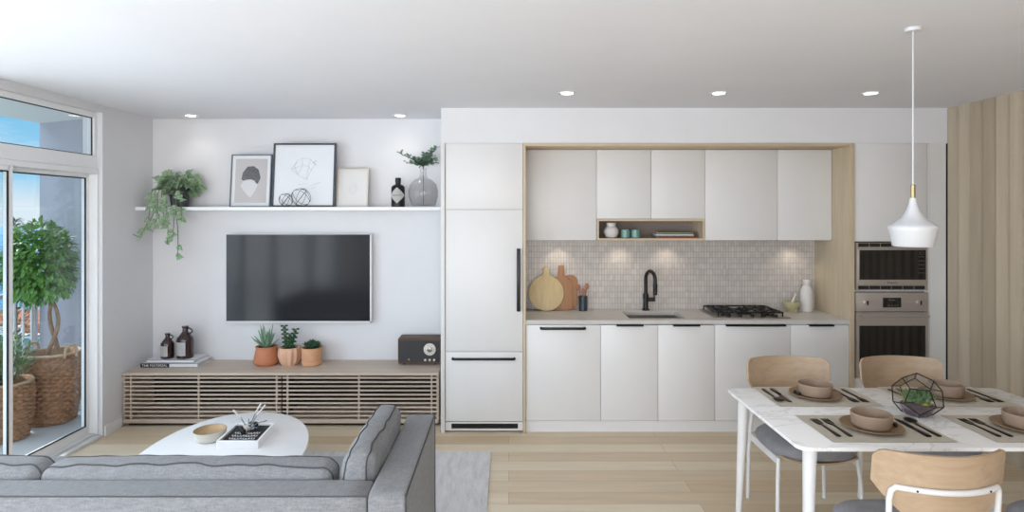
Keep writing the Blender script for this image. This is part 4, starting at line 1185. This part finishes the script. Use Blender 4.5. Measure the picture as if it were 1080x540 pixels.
# ================================================================== RUG, SOFA, COFFEE TABLE
b = MB(); b.box(-2.62, -.132, 1.4, 4.607, 0.0005, .012, .003, 1)
b.build('rug', 'rug', label='pale grey woven rug on the oak floor under the sofa', cat='rug', base_at=(-1.4, 3, 0))
SX1 = -.402; SA = .152; SY0, SY1 = 2.371, 3.332; SH = .72; SXL = -3.02
t = thing('sofa', 'long grey linen sofa seen from behind, on the pale rug', 'sofa', (-1.7, 3.1, .012))
def rr(t_, nm, x0, x1, y0, y1, z0, z1, r=.018, bulge=0, m='sofa', wob=0, cuts=10, seed=0, par=None):
    b = MB(); b.softbox(((x0+x1)/2, (y0+y1)/2, (z0+z1)/2), ((x1-x0)/2, (y1-y0)/2, (z1-z0)/2), r, cuts, bulge, wob, seed)
    return b.build(nm, m, par or t_, ang=180)
rr(t, 'back', SXL+SA+.004, SX1-SA-.004, SY0+.004, SY0+.158, .14, SH-.006, .016)
ar = rr(t, 'arm', SX1-SA, SX1, SY0, SY1, .14, SH, .014)
def pipe(par, pts, r=.0035, closed=False, wob=.0, nm='piping'):
    # resample + wobble
    P = [Vector(p) for p in pts]
    if closed: P.append(P[0].copy())
    out = []
    for i in range(len(P)-1):
        n = max(1, int((P[i+1]-P[i]).length/.02))
        for k in range(n): out.append(P[i].lerp(P[i+1], k/n))
    if not closed: out.append(P[-1])
    if wob: out = [p+noise.noise_vector(p*14)*wob for p in out]
    MB().tube(out, r, 6, closed).build(nm, 'pipe', par)
pipe(ar, [(SX1-.002, SY0+.012, .15), (SX1-.002, SY0+.004, SH-.008), (SX1-.004, SY1-.004, SH-.003), (SX1-.002, SY1-.004, .15)], .004)
pipe(t, [(SXL+SA, SY0+.007, SH-.010), (SX1-SA-.006, SY0+.007, SH-.010)], .003)
a2 = rr(t, 'arm', SXL, SXL+SA, SY0, SY1, .14, SH, .014)
rr(t, 'seat_base', SXL+SA, SX1-SA, SY0+.160, SY1-.01, .14, .33, .015)
for i, (a, c) in enumerate(((-2.86, -1.71), (-1.70, -.56))):
    rr(t, 'seat_cushion', a, c, SY0+.165, SY1+.008, .332, .495, .03, .006)
for x in (SXL+.08, SX1-.08):
    for y in (SY0+.08, SY1-.08): MB().cyl((x, y, .012), (x, y, .15), .018, .024).build('leg', 'black', t)
def backcush(x0, x1, y0, y1, z0, z1, label, axis='y', seed=0, lean=0):
    t = thing('sofa_cushion', label, 'cushion', ((x0+x1)/2, (y0+y1)/2, z0), 'loose cushions on the sofa')
    b = MB(); h = ((x1-x0)/2, (y1-y0)/2, (z1-z0)/2)
    b.softbox(((x0+x1)/2, (y0+y1)/2, (z0+z1)/2), h, .045, 24, .016, .008, seed)
    def sk(bm):
        for v in bm.verts:
            f = (v.co.z-z0)/(z1-z0)
            if axis == 'y': v.co.y += lean*(f-1)*-1*0+lean*(1-f)
            else: v.co.x += lean*(1-f)
    sk(b.bm)
    body = b.build('cushion_body', 'sofa', t, ang=180)
    for s in (-1, 1):
        out = []; n = 70
        per = [(-1+2*k/n, 1) for k in range(n)]+[(1, 1-2*k/n) for k in range(n)]+[(1-2*k/n, -1) for k in range(n)]+[(-1, -1+2*k/n) for k in range(n)]
        for k, (a_, c_) in enumerate(per):
            th_ = s*.62
            tt = Vector((a_, th_, c_)) if axis == 'y' else Vector((th_, a_, c_))
            pp = Vector((a_*h[0 if axis == 'y' else 1], c_*h[2], seed+s))
            wv = noise.noise(pp*11)*.16
            if axis == 'y': tt.y += wv
            else: tt.x += wv
            p = softmap(tt, ((x0+x1)/2, (y0+y1)/2, (z0+z1)/2), h, .045, .016, .008, seed, .0012)
            f = (p.z-z0)/(z1-z0)
            if axis == 'y': p.y += lean*(1-f)
            else: p.x += lean*(1-f)
            out.append(p)
        MB().tube(out, .0036, 6, True).build('piping', 'pipe', t)
    return t
BY0 = 2.536
backcush(-1.975, -.750, BY0, BY0+.155, .503, .749, 'wide grey back cushion in the middle of the sofa, behind the coffee table', 'y', 1, 0)
backcush(-3.02+SA+.01, -1.985, BY0, BY0+.155, .503, .752, 'grey back cushion at the left end of the sofa by the glass door', 'y', 5, 0)
backcush(-.698, -.558, BY0+.0, 3.20, .503, .815, 'tall grey side cushion standing against the sofa arm', 'x', 9, -.03)

# coffee table
TZ = .33
cx, cy, A_, B_ = -1.78, 3.745, .507, .805
t = thing('coffee_table', 'white rounded oval coffee table in front of the sofa', 'coffee table', (cx, cy, .012))
def pebble(s):
    pts = []
    for i in range(72):
        a = 2*PI*i/72; c_, s_ = math.cos(a), math.sin(a)
        x = A_*s*math.copysign(abs(c_)**.92, c_); y = B_*s*math.copysign(abs(s_)**.95, s_)
        if y < 0: y *= .45
        pts.append((cx+x-.08*(max(0, y)/B_), cy+y))
    return pts
b = MB(); b.prism(pebble(1), TZ-.028, TZ, 'z', bev=.004); b.build('top', 'tabwhite', t)
for x, y in ((-.28, -.24), (.28, -.24), (-.26, .40), (.16, .42)):
    MB().cyl((cx+x*1.1, cy+y*1.1, .012), (cx+x, cy+y, TZ-.028), .014, .022).build('leg', 'whitemetal', t)
# bowl
x, d = on(221.5, 463.5, TZ)
t = thing('shallow_bowl', 'cream shallow bowl with tan wooden inside on the coffee table', 'bowl', (x, d, TZ))
mt = Matrix.Rotation(.2, 4, 'Z')
MB().lathe([(.075, 0), (.088, .006), (.106, .04), (.112, .066), (.109, .068), (.098, .048), (.075, .030), (.001, .026)], (x, d, TZ), 48, sx=.9, sy=.98).build('shell', 'cream', t)
MB().lathe([(.001, .030), (.075, .034), (.098, .050), (.108, .0685), (.105, .066)], (x, d, TZ), 48, close=False, sx=.9, sy=.98).build('inside', 'bowlin', t, label='tan wooden inside')
# tray
x0, x1, y0, y1 = -1.85, -1.583, 3.838, 4.175
t = thing('tray', 'white rectangular box tray holding a dark magazine on the coffee table', 'tray', ((x0+x1)/2, (y0+y1)/2, TZ))
sk = Matrix(((1, -.07, 0, .07*3.838), (0, 1, 0, 0), (0, 0, 1, 0), (0, 0, 0, 1)))
def shear(b): bmesh.ops.transform(b.bm, matrix=sk, verts=b.bm.verts); return b
b = MB(); w = .014
b.box(x0, x1, y0, y0+w, TZ, TZ+.05, .002, 1); b.box(x0, x1, y1-w, y1, TZ, TZ+.05, .002, 1); b.box(x0, x0+w, y0+w, y1-w, TZ, TZ+.0498); b.box(x1-w, x1, y0+w, y1-w, TZ, TZ+.0498); b.box(x0+w, x1-w, y0+w, y1-w, TZ, TZ+.006)
shear(b).build('tray_body', 'tabwhite', t)
t = thing('magazine', 'black covered magazine with white script lying in the white tray', 'magazine', ((x0+x1)/2, (y0+y1)/2, TZ+.006))
b = MB(); b.box(x0+w+.006, x1-w-.006, y0+w+.008, y1-w-.008, TZ+.0065, TZ+.034); shear(b).build('pages', 'paper', t)
b = MB(); b.box(x0+w+.004, x1-w-.004, y0+w+.006, y1-w-.006, TZ+.034, TZ+.038); shear(b).build('cover', 'ink', t)
b = MB()
for k_ in range(3):
    yb = 3.91+.05*k_; pts = []
    for i in range(60):
        f = i/59
        pts.append((x0+.05+.17*f+.006*math.cos(f*60), yb+.013*math.sin(f*60)+.004*math.sin(f*17), TZ+.0388))
    b.tube(pts, .0019, 5)
shear(b).build('script', 'paper', t)
# sprig ornament
sx_, sy_ = at(262, 4.05), 4.05
t = thing('cotton_sprig', 'dried sprig with white and black buds lying across the magazine', 'sprig', (sx_, sy_, TZ+.04))
b = MB(); wb = MB(); kb = MB()
for i, (dx, dy, dz) in enumerate([(-.09, .02, .10), (.05, .05, .13), (.075, .04, .12), (-.06, -.03, .03), (.06, -.03, .02), (-.02, .05, .04), (.10, 0, .05)]):
    P0 = Vector((sx_, sy_, TZ+.045)); P1 = P0+Vector((dx, dy, dz))*1.25; m_ = P0.lerp(P1, .5)+Vector((0, 0, .015))
    b.tube([P0, m_, P1], .0035, 6)
    if i < 3: wb.cyl(m_, P1, .005, .007, 8)
for i in range(16):
    a = rnd(0, 2*PI); r = rnd(.0, .065)
    (wb if i % 3 else kb).sphere((sx_+r*math.cos(a)*1.2, sy_+r*math.sin(a), TZ+.053+rnd(0, .025)), rnd(.013, .021), u=10, v=7)
b.build('stem', 'frameG', t); wb.build('white_buds', 'whitec', t); kb.build('black_buds', 'ink', t)

# ================================================================== DINING TABLE AND CHAIRS
DZ = .75
t = thing('dining_table', 'white marble topped dining table with round white tapered legs', 'dining table', (2.16, 3.25, 0))
dx0, dx1, dy0, dy1 = 1.329, 2.985, 2.768, 3.722
b = MB(); b.prism(rounded_rect(dx0, dx1, dy0, dy1, .055, 8), DZ-.018, DZ, 'z', bev=.003); b.build('tabletop', 'marble', t)
b = MB(); b.box(dx0+.10, dx1-.10, dy0+.09, dy0+.11, DZ-.045, DZ-.018); b.box(dx0+.10, dx1-.10, dy1-.11, dy1-.09, DZ-.045, DZ-.018)
b.box(dx0+.09, dx0+.11, dy0+.09, dy1-.09, DZ-.045, DZ-.018); b.box(dx1-.11, dx1-.09, dy0+.09, dy1-.09, DZ-.045, DZ-.018); b.build('apron', 'whitemetal', t)
for sx in (0, 1):
    for sy in (0, 1):
        x = dx0+.082 if sx == 0 else dx1-.082; y = dy0+.075 if sy == 0 else dy1-.082
        ox = (-.025 if sx == 0 else .025); oy = -.02 if sy == 0 else .02
        MB().cyl((x+ox, y+oy, 0), (x, y, DZ-.018), .017, .032, 28).build('leg', 'whitemetal', t)

# chair prototype at origin, sitter faces +Y
def make_chair(loc, label):
    t = thing('dining_chair', label, 'chair', loc, 'dining chairs')
    O = Vector(loc)
    def yc(u, z, off=0): return -.255+.100*u*u-.035*(z-.60)/.30-off
    # backrest: bent plywood panel
    nu, nz_ = 32, 16; q = bmesh.new(); G = []
    for i in range(nu+1):
        u = -1+2*i/nu
        zt = .895-(.030*max(0, (abs(u)-.86)/.14)**2.5); zb = .60+.165*abs(u)**2.6
        row = []
        for j in range(nz_+1):
            f = j/nz_; z = zb+(zt-zb)*f
            row.append(q.verts.new(O+Vector((.258*u, yc(u, z), z))))
        G.append(row)
    for i in range(nu):
        for j in range(nz_): q.faces.new((G[i][j], G[i+1][j], G[i+1][j+1], G[i][j+1]))
    bmesh.ops.recalc_face_normals(q, faces=q.faces)
    bmesh.ops.solidify(q, geom=q.faces[:], thickness=.012)
    b = MB(); b._add(q); b.build('backrest', 'chairw', t, ang=50)
    # seat shell + cushion
    b = MB(); q = bmesh.new(); G = []
    for i in range(17):
        u = -1+2*i/16; row = []
        for j in range(13):
            v = -1+2*j/12
            z = .425-.055*(1-min(1, (abs(u)*.98)**2.5))*0-.035*(1-abs(u)**2)
            row.append(q.verts.new(O+Vector((.225*u*(1-.06*v*v), .005+.215*v, z))))
        G.append(row)
    for i in range(16):
        for j in range(12): q.faces.new((G[i][j], G[i+1][j], G[i+1][j+1], G[i][j+1]))
    bmesh.ops.recalc_face_normals(q, faces=q.faces); bmesh.ops.solidify(q, geom=q.faces[:], thickness=.010)
    b._add(q); b.build('seat_shell', 'chairw', t, ang=50)
    b = MB(); q = bmesh.new()
    # cushion: superellipse puck
    pr = [(0, 0), (.78, 0), (.93, .010), (1.0, .038), (.985, .062), (.90, .082), (.6, .094), (0, .097)]; ns = 56; rings = []
    for (s, z) in pr[1:-1]:
        ring = []
        for i in range(ns):
            a = 2*PI*i/ns; ca, sa = math.cos(a), math.sin(a); e_ = 2/3.4
            x = .250*math.copysign(abs(ca)**e_, ca); y = .235*math.copysign(abs(sa)**e_, sa)
            ring.append(q.verts.new(O+Vector((x*s, .012+y*s, .408+z))))
        rings.append(ring)
    for k in range(len(rings)-1):
        for i in range(ns): j = (i+1) % ns; q.faces.new((rings[k][i], rings[k][j], rings[k+1][j], rings[k+1][i]))
    q.faces.new(list(reversed(rings[0]))); q.faces.new(rings[-1])
    b._add(q); b.build('seat_cushion', 'seat', t, ang=60)
    r = .0115
    # rear legs + hoop behind the backrest
    hz = .755
    pts = [Vector((-.212, yc(.82, .60, .028), .60))]
    pts += [Vector((-.214, yc(.82, .70, .022), .70)), Vector((-.210, yc(.81, .735, .022), .738)), Vector((-.196, yc(.76, .75, .022), hz))]
    for i in range(-6, 7): u = i/9; pts.append(Vector((.258*u, yc(u, hz, .022), hz)))
    pts += [Vector((.196, yc(.76, .75, .022), hz)), Vector((.210, yc(.81, .735, .022), .738)), Vector((.214, yc(.82, .70, .022), .70)), Vector((.212, yc(.82, .60, .028), .60))]
    MB().tube([O+p for p in pts], r, 12).build('back_hoop', 'whitemetal', t)
    for s in (-1, 1):
        p = [(.245*s, -.225, 0), (.238*s, -.222, .30), (.228*s, -.222, .45), (.212*s, yc(.82, .60, .028), .605)]
        MB().tube([O+Vector(a) for a in p], r, 12).build('leg', 'whitemetal', t)
        p = [(.245*s, .205, 0), (.236*s, .190, .30), (.226*s, .175, .415)]
        MB().tube([O+Vector(a) for a in p], r, 12).build('leg', 'whitemetal', t)
        b = MB(); b.box(O.x+(.222*s-.006), O.x+(.222*s+.006), O.y-.222, O.y+.178, .368, .412, .003, 1); b.build('side_rail', 'whitemetal', t)
        b = MB(); x_ = .14*s; b.cyl(O+Vector((x_, yc(.54, hz, .033), hz)), O+Vector((x_, yc(.54, hz, .0355), hz)), .0042, seg=10); b.build('screw', 'black', t)
    return t
C0 = (1.705, 2.60, 0)
ch = make_chair(C0, 'wooden backed dining chair nearest the viewer, turned away, with its white tube hoop showing')
dup(ch, (2.50, 2.60, 0), 0, 'dining chair at the right edge of the picture, only its grey seat showing')
dup(ch, (1.775, 3.66, 0), PI, 'wooden backed dining chair on the kitchen side, at the left end of the table')
dup(ch, (2.492, 3.66, 0), PI, 'wooden backed dining chair on the kitchen side, in front of the oven')

# place settings (prototype seen from a sitter facing +Y), local coordinates
def placemat(loc):
    b = MB(); O = Vector(loc)
    q = bmesh.new(); nx_, ny_ = 30, 20; G = []
    for i in range(nx_+1):
        row = []
        for j in range(ny_+1):
            x = -.292+.584*i/nx_; y = -.19+.38*j/ny_
            row.append(q.verts.new(O+Vector((x, y, .0022))))
        G.append(row)
    for i in range(nx_):
        for j in range(ny_): q.faces.new((G[i][j], G[i+1][j], G[i+1][j+1], G[i][j+1]))
    bmesh.ops.solidify(q, geom=q.faces[:], thickness=.002)
    b._add(q); return b
def fork_mb(O):
    b = MB(); z = .0035
    pts = [(0, -.118), (0, -.05), (0, .03), (0, .055)]
    b.prism([(-.0065, -.12), (.0065, -.12), (.0075, -.10), (.0045, -.02), (.0038, .04), (-.0038, .04), (-.0045, -.02), (-.0075, -.10)], z, z+.004, 'z', bev=.001)
    b.prism([(-.0038, .034), (.0038, .034), (.011, .050), (.0125, .078), (-.0125, .078), (-.011, .050)], z, z+.003, 'z')
    for i in range(4):
        x = -.0125+.00733*i; b.prism([(x, .074), (x+.003, .074), (x+.0024, .118), (x+.0006, .118)], z, z+.003, 'z')
    bmesh.ops.scale(b.bm, vec=(1.45, 1.05, 1.2), verts=b.bm.verts); bmesh.ops.translate(b.bm, vec=O, verts=b.bm.verts); return b
def knife_mb(O):
    b = MB(); z = .0035
    b.prism([(-.0075, -.12), (.0075, -.12), (.0085, -.09), (.006, -.01), (-.006, -.01), (-.0085, -.09)], z, z+.006, 'z', bev=.0015)
    b.prism([(-.006, -.012), (.006, -.012), (.011, .01), (.011, .09), (.006, .112), (-.004, .122), (-.006, .10)], z, z+.0025, 'z')
    bmesh.ops.scale(b.bm, vec=(1.45, 1.05, 1.2), verts=b.bm.verts); bmesh.ops.translate(b.bm, vec=O, verts=b.bm.verts); return b
def spoon_mb(O):
    b = MB(); z = .0035
    b.prism([(-.0065, -.12), (.0065, -.12), (.0075, -.10), (.0045, -.02), (.0035, .05), (-.0035, .05), (-.0045, -.02), (-.0075, -.10)], z, z+.004, 'z', bev=.001)
    q = MB(); q.sphere((0, .085, z+.007), .036, .55, 1, .16, 20, 10); b.add(q)
    bmesh.ops.scale(b.bm, vec=(1.45, 1.05, 1.2), verts=b.bm.verts); bmesh.ops.translate(b.bm, vec=O, verts=b.bm.verts); return b
TZ0 = DZ+.0004
sets = [((1.805, 3.02), 0, 'on the near left placemat', 'near left'), ((2.570, 3.02), 0, 'on the near right placemat', 'near right'),
        ((1.790, 3.545), PI, 'on the far left placemat', 'far left'), ((2.552, 3.545), PI, 'on the far right placemat', 'far right')]
P0 = None
plates = {}
mat_extra = {'near left': 'taupe woven placemat at the near left of the table, behind the turned-away chair',
             'near right': 'taupe woven placemat at the near right of the table, cut off by the picture edge',
             'far left': 'taupe woven placemat at the far left of the table, by the left kitchen-side chair',
             'far right': 'taupe placemat at the far right of the table, partly behind the glass terrarium'}
proto = {}
for (xy, rot, where, short) in sets:
    X, Y = xy; cs, sn = math.cos(rot), math.sin(rot)
    def pos(u, v, z=0): return (X+u*cs-v*sn, Y+u*sn+v*cs, TZ0+z)
    def put(key, maker, m, loc, rot_, lb, cat, grp, nm):
        if key not in proto:
            o = maker().build(nm, m, None, lb, cat, grp, base_at=(0, 0, 0)); proto[key] = o
        else:
            o = proto[key].copy(); COL.objects.link(o); o['label'] = lb
        o.location = loc; o.rotation_euler = (0, 0, rot_)
        return o
    put('mat', lambda: placemat((0, 0, 0)), 'matfab', pos(0, 0), rot, mat_extra[short], 'placemat', 'placemats on the dining table', 'placemat')
    def plate():
        return MB().lathe([(.085, 0), (.105, .003), (.135, .012), (.142, .017), (.139, .020), (.132, .017), (.10, .008), (.001, .006)], (0, 0, 0), 56)
    put('plate', plate, 'plate', pos(0, 0, .0026), rot, 'brown stoneware dinner plate '+where, 'plate', 'plates on the placemats', 'dinner_plate')
    def bowl():
        return MB().lathe([(.072, 0), (.082, .004), (.089, .016), (.094, .066), (.092, .069), (.088, .067), (.083, .022), (.070, .010), (.001, .008)], (0, 0, 0), 56)
    put('bowl', bowl, 'ceramic', pos(0, 0, .0094), rot, 'taupe stoneware bowl standing on the plate '+where, 'bowl', 'bowls on the plates', 'bowl')
    put('fork', lambda: fork_mb(Vector((0, 0, 0))), 'cut', pos(-.228, 0), rot, 'outer black fork '+where, 'fork', 'forks on the placemats', 'fork')
    put('fork', None, 'cut', pos(-.172, 0), rot, 'inner black fork beside the plate '+where, 'fork', 'forks on the placemats', 'fork')
    if short != 'near right':
        put('knife', lambda: knife_mb(Vector((0, 0, 0))), 'cut', pos(.198, -.005), rot, 'black table knife '+where, 'knife', 'knives on the placemats', 'table_knife')
        put('spoon', lambda: spoon_mb(Vector((0, 0, 0))), 'cut', pos(.252, .0), rot, 'black spoon '+where, 'spoon', 'spoons on the placemats', 'spoon')
        put('ol', lambda: MB().sphere((0, 0, .011), .011, 1.2, 1, 1), 'berry', pos(.106, .018, .0120), rot, 'upper black olive beside the bowl '+where, 'olive', 'olives on the plates', 'olive')
        put('ol', None, 'berry', pos(.110, -.014, .0125), rot+1, 'lower black olive beside the bowl, nearer the chair, '+where, 'olive', 'olives on the plates', 'olive')
# terrarium: open dodecahedron of glass and wire
R = .120; gc = Vector((2.172, 3.225, DZ+.7947*R+.002))
phi = (1+5**.5)/2
vs = [Vector(v) for v in [(a, b_, c) for a in (-1, 1) for b_ in (-1, 1) for c in (-1, 1)]]
for a in (-1, 1):
    for b_ in (-1, 1):
        vs += [Vector((0, a/phi, b_*phi)), Vector((a/phi, b_*phi, 0)), Vector((a*phi, 0, b_/phi))]
nrm = Vector((0, 1, phi)).normalized()
rotm = nrm.rotation_difference(Vector((0, 0, 1))).to_matrix()
lowv = min((rotm @ v for v in vs), key=lambda p: (round(p.z, 3), math.atan2(p.y, p.x)))
TR = math.atan2(-gc.y, -gc.x)-math.atan2(lowv.y, lowv.x)+.12      # one lower edge towards the room
vs = [(Matrix.Rotation(TR, 3, 'Z') @ rotm @ v)/math.sqrt(3)*R+gc for v in vs]
el = min((vs[0]-v).length for v in vs[1:])
edges = [(i, j) for i in range(20) for j in range(i+1, 20) if (vs[i]-vs[j]).length < el*1.05]
t = thing('terrarium', 'geometric glass terrarium with dark wire edges in the middle of the dining table', 'terrarium', (gc.x, gc.y, DZ))
b = MB()
for i, j in edges: b.cyl(vs[i], vs[j], .0030, seg=6)
b.build('wire_frame', 'wire', t)
q = bmesh.new(); bv = [q.verts.new(v) for v in vs]
import itertools
ih = bmesh.ops.convex_hull(q, input=bv)
bmesh.ops.dissolve_limit(q, angle_limit=.02, verts=q.verts[:], edges=q.edges[:])
top = [f for f in q.faces if f.normal.z > .95]; bmesh.ops.delete(q, geom=top, context='FACES_ONLY')
b = MB(); b._add(q); b.build('glass_panes', 'tglass', t, smooth=False)
zb = DZ+.004
MB().lathe([(.058, 0), (.072, .025), (.082, .052), (.06, .058), (.001, .062)], (gc.x, gc.y, zb), 10).build('gravel', 'sand', t)
b = MB()
for i in range(14):
    a = rnd(0, 6.3); r = rnd(0, .055); b.sphere((gc.x+r*math.cos(a), gc.y+r*math.sin(a), zb+.063), rnd(.012, .02), 1, 1, .6, 10, 6)
b.build('moss', 'moss', t)
b = MB()
for k in range(9):
    a0 = k*.85; px_ = gc.x+.048*math.cos(a0); py_ = gc.y+.048*math.sin(a0)
    for i in range(12):
        a = i*2.4; e_ = rnd(.4, 1.3); dv = Vector((math.cos(a)*math.cos(e_), math.sin(a)*math.cos(e_), math.sin(e_)))
        b.leaf((px_, py_, zb+.07), dv, (-math.cos(a), -math.sin(a), .6), rnd(.035, .065), .016, -.1, 'blade')
o = b.build('succulent_leaves', 'leafG', t, smooth=False); o.modifiers.new('s', 'SOLIDIFY').thickness = .003
